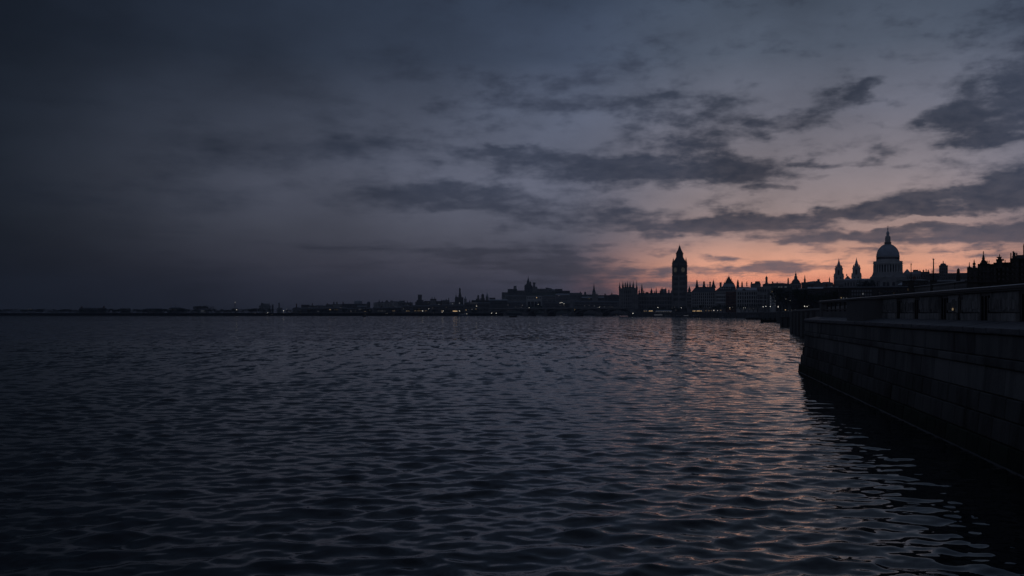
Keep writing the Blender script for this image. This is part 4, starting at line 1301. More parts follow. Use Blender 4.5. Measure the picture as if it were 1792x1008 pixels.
s.lathe('balustrade', 'pale', DC, [(25.9, 460.4), (25.9, 457.4), (26.2, 457.3), (26.2, 456.9), (24, 456.8)], 8, 48)
s.lathe('attic', 'pale', DC, [(20.6, 460), (20.6, 449.4), (21.2, 449.1), (21.2, 448.5)], 8, 48)
mb = MB()
for k in range(32):
    a_ = 2 * math.pi * (k + .5) / 32
    c_, s_ = math.cos(a_), math.sin(a_)
    q = [(20.1 * s.sx, -1.1), (20.75 * s.sx, -1.1), (20.75 * s.sx, 1.1), (20.1 * s.sx, 1.1)]
    pr = [(x * c_ - y * s_, 8 + x * s_ + y * c_) for x, y in q]
    mb.add([(p[0], p[1], s.Z(453.6)) for p in pr] + [(p[0], p[1], s.Z(450)) for p in pr], [(0, 3, 2, 1), (4, 5, 6, 7), (0, 1, 5, 4), (1, 2, 6, 5), (2, 3, 7, 6), (3, 0, 4, 7)])
mb.build('attic_window', 'glass', s.o)['kind'] = 'stuff'
DP = [(19.8, 448.5), (19.7, 446), (19.2, 443), (18.3, 440), (16.9, 437), (15.0, 434.2), (12.6, 431.6), (9.8, 429.4), (6.6, 427.8), (6.0, 427.6)]
dome = s.lathe('dome', 'lead', DC, DP, 8, 64, smooth=True)
mb = MB()
for k in range(32):
    a_ = 2 * math.pi * k / 32
    for (r0, y0), (r1, y1) in zip(DP[:-1], DP[1:]):
        mb.bar(((r0 + .05) * s.sx * math.cos(a_), 8 + (r0 + .05) * s.sx * math.sin(a_), s.Z(y0)), ((r1 + .05) * s.sx * math.cos(a_), 8 + (r1 + .05) * s.sx * math.sin(a_), s.Z(y1)), .5, 5)
mb.build('dome_rib', 'lead', dome)['kind'] = 'stuff'
s.lathe('gallery', 'dark', DC, [(5.8, 427.8), (6.1, 425.6), (6.3, 425.4), (6.3, 423.2), (5.9, 423.1)], 8, 24)
s.lathe('lantern', 'pale', DC, [(4.5, 423.3), (3.9, 422.6), (3.7, 414.8), (4.5, 414.4), (4.4, 412.6), (3.2, 412.3)], 8, 16)
lpm = MB().box(-.45, .45, -.45, .45, 0, 6.0).mesh('lantern_pier', 'pale')
for k in range(8):
    a_ = 2 * math.pi * k / 8 + .2
    inst(lpm, 'lantern_pier', s.o, (4.1 * s.sx * math.cos(a_), 8 + 4.1 * s.sx * math.sin(a_), s.Z(423.2)), a_)
s.lathe('lantern_cupola', 'lead', DC, [(2.7, 412.4), (2.5, 409), (2.9, 408.6), (2.7, 406.6), (1.9, 405), (1.0, 403.6), (.8, 401)], 8, 16)
s.lathe('ball', 'lead', DC, [(.5, 401), (1.0, 400), (1.1, 399), (.8, 398), (.3, 397.6), (.25, 397)], 8, 12)
MB().box(-.18, .18, 7.85, 8.15, s.Z(397.2), s.Z(393.6)).box(-.9, .9, 7.86, 8.14, s.Z(395.6), s.Z(395.1)).build('cross', 'lead', s.o)
for k, x in enumerate((1547.5, 1553.8, 1563.6)):
    ao = MB()
    r_ = 2.5 * s.sx
    cxl, zc = s.X(x), s.Z(496.2)
    prof = [(cxl - r_, s.Z(501)), (cxl + r_, s.Z(501))] + [(cxl + r_ * math.cos(math.pi * q / 8), zc + r_ * math.sin(math.pi * q / 8)) for q in range(9)]
    ao.add([(p[0], -16.15, p[1]) for p in prof] + [(p[0], -15.5, p[1]) for p in prof], [tuple(range(len(prof)))] + [(q, len(prof) + q, len(prof) + (q + 1) % len(prof), (q + 1) % len(prof)) for q in range(len(prof))])
    ao.build('arched_window', 'glass', s.o)
s.windows(1476, 1538, 493, 501, 12, 1, .4, .8, face=-8)
for tx in (1464.8, 1497.6):
    yb_ = 20.0 if tx < 1480 else 12.0
    zt = lambda y: s.Z(y)
    tw = MB().box(s.X(tx - 9), s.X(tx + 9), yb_ - 6, yb_ + 6, 0, zt(482.4)).build('west_tower', 'pale', s.o)
    MB().box(s.X(tx - 9.4), s.X(tx + 9.4), yb_ - 6.3, yb_ + 6.3, zt(482.39), zt(481)).build('cornice', 'pale', tw)
    MB().box(s.X(tx - 6.9), s.X(tx + 6.9), yb_ - 4.8, yb_ + 4.8, zt(480.98), zt(468.4)).build('belfry', 'pale', tw)
    MB().box(s.X(tx - 7.5), s.X(tx + 7.5), yb_ - 5.2, yb_ + 5.2, zt(468.38), zt(466.8)).build('cornice', 'pale', tw)
    s.lathe('tempietto', 'pale', tx, [(4.3, 466.8), (3.7, 465.6), (3.6, 462.2), (4.4, 461.8), (4.3, 460.8), (2.9, 460.4)], yb_, 12, tw)
    s.lathe('cap', 'lead', tx, [(3.0, 460.4), (2.8, 458.2), (1.7, 456.2), (2.0, 455.8), (1.2, 453.6), (.7, 451.4), (.85, 450.8), (.25, 449.8), (.14, 447)], yb_, 12, tw)
    mb = MB()
    for ux in (-1, 1):
        for uy in (-1, 1):
            mb.lathe(s.X(tx) + ux * 5 * s.sx, yb_ + uy * 3.6, [(.9, zt(466.8)), (.7, zt(464.6)), (1.0, zt(464.2)), (.15, zt(461.6))], 8)
            mb.lathe(s.X(tx) + ux * 7.9 * s.sx, yb_ + uy * 5.2, [(.7, zt(481)), (.6, zt(478.6)), (.8, zt(478.2)), (.1, zt(476))], 8)
    mb.build('urn', 'pale', tw)['kind'] = 'stuff'
    MB().box(s.X(tx - 1.6), s.X(tx + 1.6), yb_ - 4.95, yb_ - 4.5, zt(479), zt(470.4)).build('dark_belfry_panel', 'glass', tw)  # dark panel stands in for the shaded belfry opening
    mb = MB()
    for q in (-5.2, -2.9, 2.9, 5.2):
        mb.box(s.X(tx + q) - .4, s.X(tx + q) + .4, yb_ - 5.15, yb_ - 4.6, zt(480.9), zt(468.5))
    mb.build('pilaster', 'pale', tw)
    MB().box(s.X(tx - 4.6), s.X(tx - 2.2), yb_ - 6.1, yb_ - 5.6, zt(485.6), zt(483.4)).box(s.X(tx + 2.2), s.X(tx + 4.6), yb_ - 6.1, yb_ - 5.6, zt(485.6), zt(483.4)).build('tower_window', 'glass', tw)
s.gablef('portico_gable', 'stone', 1473, 1490, 489, 480.6, 14, 24)
s.lathe('statue', 'pale', 1479.6, [(.9, 481.6), (.8, 479.6), (1.1, 478.8), (.5, 477.4), (.2, 476.8)], 16, 8)

# ---- roofs in front of and right of the cathedral
B('town_house', 'flat dark house right before the left cathedral tower', 'building', 1455, 1476, 498.6, 900, 'dark', ('flat',), dep=12, win=(7, 1, 500, 503))
B('tree_screen_house', 'low dark house hidden by shrubs between the cathedral towers and the dome', 'building', 1500, 1532, 496.6, 900, 'dark', ('gable', 495), dep=12, win=(9, 1, 498, 501))
B('arched_hall', 'pale low vaulted hall at the foot of the dome', 'building', 1571, 1592, 498.6, 820, 'dark', ('hip', 494), roofm='zinc', dep=14, win=(6, 1, 500, 502.6))
s = B('hazy_gable', 'pale hazy gable rising just right of the colonnade', 'building', 1581, 1594, 478, 1500, 'stone', ('front', 470.4), roofm='zinc', dep=14)
s = B('studio_house', 'pale studio house with a sloping glass roof and small rooftop hut', 'building', 1586, 1611.5, 480, 760, 'stone', ('lean', 477, 473.6), roofm='zinc', dep=14, win=(7, 2, 483, 495))
s.box('roof_hut', 'black', 1597.6, 1606.8, 471.8, 476, 3, 8)
MB().bar((s.X(1609), 4, s.Z(475)), (s.X(1609), 4, s.Z(470.6)), .1).build('aerial', 'iron', s.o)
B('stack_house', 'dark house with three short chimney stacks right of the studio house', 'building', 1611.8, 1626.4, 476.4, 740, 'dark', ('flat',), ch=[(1616, 2.6, 473), (1620.6, 1.6, 472), (1624.4, 2.2, 473.4)], dep=12, win=(4, 2, 480, 496))
B('town_house', 'low plain house behind the tall flagpole', 'building', 1626.6, 1645, 479.2, 740, 'dark', ('gable', 477.4), ch=[(1631.2, 1.2, 474.6)], dep=12, win=(6, 2, 482, 496))
s = B('turret_block', 'octagonal turret block with a cap roof and stubby mast', 'tower', 1643.6, 1658.4, 465.4, 720, 'dark', None, dep=10, win=(4, 5, 468, 496))
s.lathe('cap_roof', 'slate', 1650.6, [(6, 465.3), (5.6, 462.6), (4.4, 461), (1, 460.4), (.8, 457.6), (.7, 456.2)], 4, 10)
B('town_house', 'long low roof between the turret block and the black terrace', 'building', 1658.6, 1694, 479.6, 700, 'dark', ('gable', 477), dep=12, win=(11, 2, 483, 497))
B('town_house', 'squat dark gatehouse front at the foot of the thin flagpole', 'building', 1579, 1625, 491, 420, 'black', ('hip', 488), dep=10, win=(8, 1, 494, 500), ch=[(1600, 6, 485.6)])
B('town_house', 'low dark front with pale trim under the turret block', 'building', 1626, 1692, 492.4, 400, 'black', ('gable', 489.4), dep=10, win=(12, 1, 495, 502))

# ---- balustrade, flagpoles and obelisk on the upper terrace
bal = thing('balustrade', 'raised terrace balustrade climbing to the right behind the quay parapet', 'balustrade', (at(1602, 140), 140, GZ))
p0 = (0.0, 0.0)
p1 = (at(1692, 114) - at(1602, 140), -26.0)
L = math.hypot(p1[0], p1[1])
ux, uy = p1[0] / L, p1[1] / L
bal.rotation_euler = (0, 0, math.atan2(uy, ux))
zt = zz(501, 140) - GZ
MB().box(0, L, -.2, .2, 0, zt - 1.15).build('base_wall', 'dark', bal)
MB().box(0, L, -.25, .25, zt - 1.147, zt - .98).build('plinth', 'stone', bal)
MB().hip(0, L, -.24, .24, zt - .16, 0, L, -.15, .15, zt).build('rail', 'stone', bal)
bmesh_ = MB().lathe(0, 0, [(.09, 0), (.06, .12), (.13, .35), (.06, .66), (.09, .82)], 8).mesh('baluster', 'stone')
nb = int(L / .42)
for k in range(nb):
    inst(bmesh_, 'baluster', bal, ((k + .5) * L / nb, 0, zt - .98))
for (x, d, yt, yb, r_, lb_) in ((1594.4, 138, 464, 492, .055, 'shorter thin flagpole on a dark pedestal right of the dome'),
                                (1633.6, 130, 455.6, 492, .085, 'taller flagpole with a tiny top light on a dark pedestal')):
    s = Site('flagpole', lb_, 'flagpole', x, d)
    MB().box(-.42, .42, -.42, .42, -.3, s.Z(yb)).box(-.5, .5, -.5, .5, s.Z(yb), s.Z(yb) + .12).build('pedestal', 'black', s.o)
    MB().lathe(0, 0, [(r_ * 1.3, s.Z(yb)), (r_, s.Z((yb + yt) / 2)), (r_ * .8, s.Z(yt))], 8).build('pole', 'iron', s.o)
    MB().lathe(0, 0, [(.02, s.Z(yt)), (r_ * 1.6, s.Z(yt) + .08), (r_ * 1.3, s.Z(yt) + .2), (.02, s.Z(yt) + .28)], 8).build('truck', 'steel', s.o)
s = Site('obelisk', 'small dark obelisk standing left of the black terrace', 'obelisk', 1677, 119)
MB().box(-.45, .45, -.45, .45, -.3, s.Z(494)).build('pedestal', 'black', s.o)
MB().hip(-.26, .26, -.26, .26, s.Z(494), -.17, .17, -.17, .17, s.Z(472)).build('shaft', 'black', s.o)
MB().hip(-.17, .17, -.17, .17, s.Z(472), -.02, .02, -.02, .02, s.Z(469)).build('tip', 'black', s.o)

# ---- the black terrace at the right edge
TD = 112.0


def house(label, x0, x1, yt, **k):
    return B('terrace_house', label, 'house', x0, x1, yt, k.pop('d', TD), 'black', k.pop('roof', None), dep=9, chm='black', **k)


s = house('narrow end house with two ball topped gate turrets on the black terrace', 1692.6, 1711, 468.4, win=(2, 2, 473, 492), cap=False)
s.box('parapet', 'black', 1692.3, 1700.6, 467.2, 468.39, -.15, 9)
s.lathe('finial', 'black', 1696.3, [(1.7, 467.2), (1.6, 465.6), (.9, 464.6), (.8, 460.4), (.25, 457.6)], .8, 8)
s.lathe('finial', 'black', 1704.8, [(3.0, 468.4), (2.8, 464.8), (1.6, 464), (2.9, 461.8), (2.8, 460.2), (1.2, 459), (1.1, 456.6), (.3, 453.2)], 1, 10)
s.hip('roof', 'slate', 1692.4, 1711, 468.38, 1694, 1710, 465.4, 2, 9)
s = house('terrace house with a stepped gable and tall spirelet', 1711.2, 1732, 461.6, win=(3, 3, 466, 492), cap=False)
s.box('gable_step', 'black', 1714.6, 1728.6, 459.4, 461.59, -.2, 7)
s.box('gable_step', 'black', 1716.6, 1726.8, 456.4, 459.39, -.2, 5)
s.lathe('spirelet', 'black', 1721, [(3.6, 456.6), (3.2, 454), (2.2, 452.8), (3.1, 452), (1.9, 448.6), (1.5, 446), (.8, 444.6), (.9, 440.4), (.4, 438)], 1.4, 10)
for x in (1727.4, 1730.4):
    MB().bar((s.X(x), 1, s.Z(461)), (s.X(x) + .05, 1, s.Z(455.6)), .05).build('aerial', 'iron', s.o)
s = house('plain roofed terrace house left of the capped chimney pier', 1732.2, 1743.6, 462, roof=('gable', 460.6), win=(2, 3, 466, 492))
s = house('terrace house led by a massive capped chimney pier', 1743.8, 1767.6, 459.4, roof=('gable', 457), win=(3, 3, 466, 492))
s.box('chimney_pier', 'black', 1743.6, 1754, 455.4, 470, -.6, 1.4)
s.box('pier_cap', 'black', 1743, 1757, 453.8, 455.39, -.8, 1.6)
s.box('chimney', 'black', 1746.2, 1752.2, 450.2, 453.79, -.4, 1.0)
s.box('chimney_cap', 'black', 1744, 1753, 449.4, 450.19, -.5, 1.1)
s.lathe('chimney_pot', 'brick', 1749.2, [(1.0, 449.4), (.9, 445.4), (1.1, 445), (1.0, 444.4)], .3, 8)
s.lathe('chimney_pot', 'brick', 1759, [(1.0, 457.6), (.8, 452.4), (1, 452)], 4, 8)
s = house('tallest terrace house with a ragged chimney stack at the right edge', 1767.8, 1783, 453, win=(2, 4, 458, 492), cap=False)
s.box('parapet', 'black', 1767.4, 1783.4, 452, 452.99, -.2, 9)
s.box('stack', 'black', 1771.2, 1782.2, 447, 452, 1, 3)
for x, yt, w in ((1773.4, 438, 1.7), (1776, 440.4, 1.5), (1779.4, 441, 1.3), (1781.2, 445, 1.0)):
    s.lathe('chimney_pot', 'black', x, [(w, 447.2), (w * .9, yt + 1), (w * 1.1, yt + .4), (w * .8, yt)], 2, 8)
MB().bar((s.X(1769), .8, s.Z(452)), (s.X(1769), .8, s.Z(441.6)), .07).build('aerial', 'iron', s.o)
s = house('terrace house with a level parapet running out of the picture', 1783.2, 1812, 452.4, win=(3, 4, 458, 492))
s.box('chimney', 'black', 1790.4, 1797, 428, 452, 1, 3)
s.lathe('chimney_pot', 'black', 1792, [(1.2, 428), (1.0, 424.6), (1.1, 424.2)], 2, 8)
house('next terrace house beyond the right edge with a hipped roof', 1812.2, 1850, 455, roof=('hip', 448), win=(4, 4, 460, 492))
house('last terrace house far beyond the right edge', 1850.2, 1900, 458, roof=('gable', 450), win=(5, 4, 462, 492))

# ------------------------------------------------------------------ bridge over the side channel
br = thing('bridge', 'low dark arched road bridge on heavy piers at the mouth of the side channel', 'bridge', (at(1096, 1238), 1238, 0))
bx, by = at(866, 1428) - at(1096, 1238), 1428 - 1238
BL = math.hypot(bx, by)
br.rotation_euler = (0, 0, math.atan2(by, bx))
deck_z = 11.6
PIERS = []
for px in (1055, 1008, 960.5, 926):
    # position along the deck at which that bearing crosses it
    k = (px - CX) / F
    t_ = (k * 1238 - at(1096, 1238)) / (bx - k * by)
    PIERS.append(t_ * BL)
ends = [0.0] + PIERS + [BL]
MB().box(-6, BL + 6, -7.6, 7.6, deck_z - 1.6, deck_z - .5).build('deck', 'dark', br)
for sgn in (-1, 1):
    MB().box(-6, BL + 6, sgn * 7.4 - .15, sgn * 7.4 + .15, deck_z - .497, deck_z + .55).build('parapet', 'stone', br)
for x in PIERS:
    MB().box(x - 6.4, x + 6.4, -8.6, 8.6, -3, 4.0).hip(x - 6.8, x + 6.8, -9, 9, 4.003, x - 5.4, x + 5.4, -7.8, 7.8, 5.2).build('pier', 'dark', br)
    MB().box(x - 2.2, x + 2.2, -8.0, 8.0, 5.2, deck_z - 1.61).build('pier_shaft', 'dark', br)
for a, b in zip(ends[:-1], ends[1:]):
    x0, x1 = a + (6.0 if a > 0 else -2), b - (6.0 if b < BL else -2)
    n_ = 14
    mb = MB()
    up, lo = [], []
    for k in range(n_ + 1):
        t_ = k / n_
        x = x0 + (x1 - x0) * t_
        za = 4.4 + 4.6 * math.sin(math.pi * t_) ** .7
        up.append((x, min(za + 1.3, deck_z - 1.62)))
        lo.append((x, za))
    for y0, y1 in ((-7.3, -6.3), (-.6, .6), (6.3, 7.3)):
        for k in range(n_):
            q = [lo[k], lo[k + 1], up[k + 1], up[k]]
            mb.add([(p[0], y0, p[1]) for p in q] + [(p[0], y1, p[1]) for p in q], [(0, 1, 2, 3), (7, 6, 5, 4), (0, 4, 5, 1), (1, 5, 6, 2), (2, 6, 7, 3), (3, 7, 4, 0)])
    mb.build('arch_rib', 'dark', br)
    sp = MB()
    for y in (-6.8, 6.8):
        for k in range(1, n_):
            sp.box(up[k][0] - .25, up[k][0] + .25, y - .3, y + .3, up[k][1] - .05, deck_z - 1.61)
    sp.build('spandrel_post', 'iron', br)['kind'] = 'stuff'

# ------------------------------------------------------------------ jetties beside the near quay
def jetty(label, x0, x1, d, zdeck, zrail, solid, mat_, nb_, y1=16.0):
    s_ = Site('jetty', label, 'jetty', (x0 + x1) / 2, d, 0.0)
    a, b = s_.X(x0), s_.X(x1)
    if solid:
        MB().box(a, b, 0, y1, -2, zdeck - .3).build('pier_wall', 'dark', s_.o)
        mb_ = MB()
        for k in range(int((b - a) / 1.6)):
            xx = a + .8 + k * 1.6
            mb_.box(xx - .13, xx + .13, -.16, .05, -1.5, zdeck - .35)
        mb_.build('fender_pile', 'wood', s_.o)['kind'] = 'stuff'
    else:
        pm_ = MB().lathe(0, 0, [(.24, -3), (.24, zdeck - .3)], 8).mesh('pile', 'wood')
        n_ = max(2, int((b - a) / 2.2))
        for k in range(n_ + 1):
            for yy in (.6, y1 * .5, y1 - .6):
                inst(pm_, 'pile', s_.o, (a + .5 + (b - a - 1.0) * k / n_, yy, 0))
        MB().box(a + .2, b - .2, 1.2, y1 - .3, -.4, zdeck * .55).build('pontoon', 'black', s_.o)
    MB().box(a - .15, b + .15, -.2, y1, zdeck - .3, zdeck).build('deck', 'wood', s_.o)
    MB().box(a - .17, b + .17, -.26, -.2, zdeck - .16, zdeck - .02).build('edge_beam', 'steel', s_.o)
    pm_ = MB().box(-.05, .05, -.05, .05, zdeck, zrail).mesh('rail_post', 'iron')
    for k in range(nb_ + 1):
        inst(pm_, 'rail_post', s_.o, (a + (b - a) * k / nb_, 0, 0))
    for f_ in (.5, 1.0):
        z = zdeck + (zrail - zdeck) * f_
        MB().box(a, b, -.06, .06, z - .05, z + .02).build('rail', 'steel', s_.o)
    return s_


jc = jetty('solid dark pier with fender piles and railed top beside the near quay wall', 1365, 1409, 293, 3.35, 4.95, True, 'dark', 9, 18)
jb = jetty('railed timber jetty on piles with pale deck edge, middle of three', 1330, 1366, 450, 2.3, 4.75, False, 'wood', 12, 14)
sv = jb
MB().box(sv.X(1331), sv.X(1337), 3, 9, 2.3, 4.9).hip(sv.X(1330.6), sv.X(1337.4), 2.7, 9.3, 4.9, sv.X(1331.6), sv.X(1336.4), 4, 8, 5.4).build('gate_hut', 'dark', jb.o)
ja = jetty('small landing stage with glazed shelter, farthest of three jetties', 1305, 1331, 652, 1.2, 2.3, False, 'wood', 8, 9)
sv = ja
MB().box(sv.X(1306), sv.X(1329), 2, 7, 1.2, 3.9).box(sv.X(1305.4), sv.X(1329.6), 1.6, 7.4, 3.9, 4.2).build('shelter', 'dark', ja.o)
mb = MB()
for k in range(5):
    mb.box(sv.X(1307 + k * 4.4), sv.X(1310.2 + k * 4.4), 1.95, 2.05, 1.7, 3.5)
mb.build('shelter_window', 'steel', ja.o)

# ------------------------------------------------------------------ boats
def boat(label, px, d, L, kind='launch', rz=0.0, group=None, lit=False):
    t = thing('barge' if kind == 'barge' else 'moored_boat', label, 'boat', (at(px, d), d, 0), rz, group)
    w = L * .2
    secs = [(-.5, .75, .0), (-.3, 1.0, -.02), (.1, 1.0, .0), (.35, .7, .06), (.5, .06, .14)]
    hgt = L * (.10 if kind != 'barge' else .16)
    vs_, fs = [], []
    for (u_, ww, rise) in secs:
        x = u_ * L
        for (yy, z) in ((-.5 * w * ww, hgt + rise * L * .4), (-.38 * w * ww, -.3), (.38 * w * ww, -.3), (.5 * w * ww, hgt + rise * L * .4)):
            vs_.append((x, yy, z))
    for k in range(len(secs) - 1):
        for j in range(4):
            fs.append((k * 4 + j, (k + 1) * 4 + j, (k + 1) * 4 + (j + 1) % 4, k * 4 + (j + 1) % 4))
    fs += [(3, 2, 1, 0), (16, 17, 18, 19)]
    MB().add(vs_, fs).build('hull', 'hull' if kind != 'barge' else 'black', t)
    if kind == 'barge':
        MB().box(-.42 * L, .3 * L, -.4 * w, .4 * w, hgt, hgt + .35).build('hatch', 'dark', t)
        MB().box(-.46 * L, -.34 * L, -.3 * w, .3 * w, hgt + .353, hgt + 1.4).build('wheelhouse', 'dark', t)
    else:
        z = hgt
        MB().hip(-.42 * L, .26 * L, -.4 * w, .4 * w, z, -.41 * L, .22 * L, -.37 * w, .37 * w, z + L * .085).build('cabin', 'white', t)
        mb_ = MB()
        n_ = max(4, int(L / 2.2))
        for k in range(n_):
            x = -.4 * L + .62 * L * (k + .5) / n_
            for sg in (-1, 1):
                mb_.box(x - .3 * L / n_, x + .3 * L / n_, sg * .39 * w - .06, sg * .39 * w + .06, z + L * .025, z + L * .065)
        mb_.build('cabin_window', 'wind' if lit else 'glass', t)['kind'] = 'stuff'
        MB().box(-.44 * L, .24 * L, -.42 * w, .42 * w, z + L * .086, z + L * .095).build('cabin_roof', 'white', t)
        MB().box(.02 * L, .14 * L, -.2 * w, .2 * w, z + L * .0955, z + L * .14).build('wheelhouse', 'white', t)
        MB().bar((-.1 * L, 0, z + L * .095), (-.1 * L, 0, z + L * .24), .07).build('mast', 'iron', t)
    return t


boat('long white river boat moored under the dark church on the left bank', 812, 1416, 18)
boat('white passenger boat moored left of the clock tower, longest of its row', 1154, 1128, 16, lit=True)
boat('white passenger boat moored just left of the clock tower foot', 1170.5, 1108, 11, rz=.05)
boat('low pale boat moored right under the clock tower', 1190, 1082, 10)
boat('white boat with lit cabin windows at the foot of the turret house', 1203, 1052, 11, lit=True)
boat('white boat moored beneath the orange lit pavilion', 1221, 1002, 12, rz=.1)
boat('small pale boat moored near the palace end of the bridge', 1068, 1262, 8)
boat('pale boat lying under the second arch of the bridge', 990, 1560, 12)
boat('squat dark barge with a tiny light anchored left of the bridge', 898, 1000, 8.6, 'barge')
boat('tiny dark barge off the left bank below the gabled mansion', 637.5, 1060, 4.4, 'barge')
boat('little motor boat out on the water below the hotel pavilion', 1264, 810, 6)

# ------------------------------------------------------------------ waterside pavilions with lit fronts
def pavilion(label, x0, x1, yt, d, m, n, g=GZ, yl=None):
    s_ = Site('pavilion', label, 'pavilion', (x0 + x1) / 2, d, g)
    s_.box('wall', 'dark', x0, x1, yt, None, 0, 6)
    s_.hip('roof', 'zinc', x0 - .4, x1 + .4, yt - .02, x0 + 1, x1 - 1, yt - 1.6, -.6, 6.6)
    yl = yl or yt + .9
    for k in range(n):
        x = x0 + (x1 - x0) * (k + .5) / n
        s_.lit(x, yl, (x1 - x0) / n * .72, .8, m)
    return s_


pavilion('little pavilion with an orange window band behind the bridge', 919.5, 930, 541.2, 1925, 'lampy', 4)
pavilion('little pavilion with two dim windows behind the middle bridge pier', 953, 961, 542.2, 1925, 'winw', 3)
pavilion('kiosk with a warm glowing front below the palace wing', 1135.4, 1142.2, 543.2, 1215, 'lampy', 3, yl=544.2)
pavilion('kiosk with two small white windows left of the warm kiosk', 1126, 1132.6, 543.4, 1225, 'winw', 2, yl=544.3)
pavilion('floating pavilion with a long orange window band right of the clock tower', 1211.6, 1228.4, 543.2, 1040, 'lampy', 7, yl=544.2)
pavilion('flat pier house with pale roofs in front of the palace wing', 1147, 1176, 544.4, 1160, 'wind', 9)

# ------------------------------------------------------------------ lamps
LAMP = {}
for key, mname in (('w', 'lampw'), ('y', 'lampy'), ('d', 'lampd')):
    LAMP[key] = MB().lathe(0, 0, [(.12, -1), (.7, -.7), (1.0, 0), (.75, .7), (.1, 1)], 8).mesh('lamp_head', mname)
POST = MB().lathe(0, 0, [(.16, 0), (.10, .12), (.08, .9), (.1, 1)], 6).mesh('post', 'iron')


def lamp(px, py, d, key, label, group, size=.42, hgt=5.0):
    z = zz(py, d)
    g = max(z - hgt, GZ if z > GZ + 1 else 0.2)
    hh = max(.6, z - g)
    t = thing('street_lamp', label, 'street lamp', (at(px, d), d, g), 0, group)
    p_ = inst(POST, 'post', t)
    p_.scale = (1, 1, hh - .3)
    r = size * .76 * d / F
    l_ = inst(LAMP[key], 'lamp_head', t, (0, 0, hh))
    l_.scale = (r, r, r)
    return t


CL = [
    ('lamp among scattered white lamps low on the far left shore', 'lamps on the far left shore', 1412, .40, 'd',
     [(49.5, 541), (54, 541.2), (46, 550.3), (198, 551.4), (414.3, 541.9, 'w', .62), (411.4, 542.4), (446.3, 548), (466, 549), (468.6, 547, 'w', .5), (476, 550.4), (496.2, 543.8, 'w', .6), (502, 541), (505.4, 545.4), (496, 547.4)]),
    ('lamp among the white lamps along the waterfront below the hazy left skyline', 'lamps along the left waterfront', 1424, .38, 'd',
     [(526, 547.6), (551, 550), (614.2, 545.6), (622, 546), (639, 550), (647, 543), (675.2, 549), (678, 548.4), (689, 550.4), (706, 540.2, 'w', .4), (739.6, 544.3, 'w', .72), (750.6, 540.5, 'w', .45), (757.5, 539), (758.6, 548),
      (776.2, 544.2, 'w', .5), (773.6, 544.2), (774, 546.5, 'w', .45), (781, 538), (804.2, 544.2, 'w', .66), (815.6, 542.5, 'y', .6), (820.4, 541.6), (826, 541.3), (834, 535.7, 'w', .6), (817, 549.2, 'w', .5), (860.4, 548, 'w', .62), (868.4, 548.2, 'w', .6)]),
    ('street lamp among those scattered over the slope of the castle hill', 'lamps on the castle hill', 1920, .36, 'd',
     [(886.6, 538.9, 'w', .55), (902.6, 537), (914, 534), (912, 538), (939, 520.9, 'y', .8), (942, 532.8, 'w', .45), (971, 538.4), (980.3, 530, 'w', .62), (983.6, 529.4, 'w', .62), (987, 531.6, 'w', .5), (987, 535), (980, 535), (889, 543.5), (909, 543)]),
    ('lamp on a short post among those along the bridge deck', 'lamps along the bridge', 1250, .36, 'd',
     [(925.8, 538.4, 'w', .5), (1006, 542.5, 'y', .45), (1048.7, 537.5, 'w', .5), (1046, 538), (1067, 537.1), (1071, 537.3), (1079, 551.4)]),
    ('white lamp among those on the promenade around the foot of the clock tower', 'lamps near the clock tower', 1150, .40, 'd',
     [(1107.8, 548.4, 'w', .75), (1151.3, 537.9, 'w', .7), (1176.2, 539), (1180.8, 537.4), (1192.2, 538.8, 'w', .55), (1182.8, 543), (1173.2, 546.2), (1161.4, 545.2), (1190, 549, 'w', .6), (1219, 536.4)]),
    ('lamp in the string of warm lamps on the embankment below the grand hotel', 'lamps below the hotel', 930, .44, 'd',
     [(1235.4, 543.8, 'y', .4), (1240.6, 543.7, 'y', .4), (1244.8, 543.5, 'y', .55), (1249.4, 543.2, 'w', .7), (1256, 543.2, 'w', .6), (1261.2, 543, 'y', .5), (1242, 538.3), (1273.6, 538.6, 'y', .5), (1277, 538.6, 'w', .55), (1277.4, 540.6, 'y', .5),
      (1282.4, 537.4, 'd', .5), (1284.6, 541.7), (1301.2, 538.8, 'w', .62), (1304.6, 538.8, 'w', .62), (1312.4, 541), (1318.6, 539.5)]),
    ('bright lamp in the row below the flat roofed hall and lit facade', 'bright lamps by the lit facade', 800, .5, 'w',
     [(1335.5, 536.8, 'w', .7), (1340.4, 536, 'w', .66), (1348.2, 536.2, 'w', .72), (1361.4, 535.9, 'w', .66), (1361.9, 537.4, 'w', .8)]),
    ('lamp among those under the trees between the lit facade and near quay', 'lamps under the trees', 470, .42, 'd',
     [(1374.4, 542.2, 'y', .85), (1379.2, 543.2), (1375.3, 523.2, 'd', .6), (1382.8, 526, 'd', .6), (1385, 542.4), (1391.6, 541.6), (1395.6, 542.2, 'y', .4), (1403, 542.4, 'w', .4), (1406, 542.4, 'w', .5), (1408, 535.8, 'w', .85),
      (1412.4, 536.4, 'w', .7), (1415.2, 534.8)]),
]
for label, grp, d, sz, k0, pts in CL:
    for p in pts:
        lamp(p[0], p[1], d + rnd.uniform(-6, 6), p[2] if len(p) > 2 else k0, label, grp, p[3] if len(p) > 3 else sz)
lamp(1448, 533.5, 300, 'y', 'brightest warm street lamp seen through the open railing by the pedestal', None, .95)
lamp(1468.4, 540.1, 290, 'w', 'left one of two small lamps low behind the open railing', None, .55, 3)
lamp(1470.8, 540.2, 290, 'w', 'right one of two small lamps low behind the open railing', None, .5, 3)
lamp(1476.4, 536.2, 290, 'd', 'dim lamp half hidden behind the left edge of the parapet pedestal', None, .5, 3)

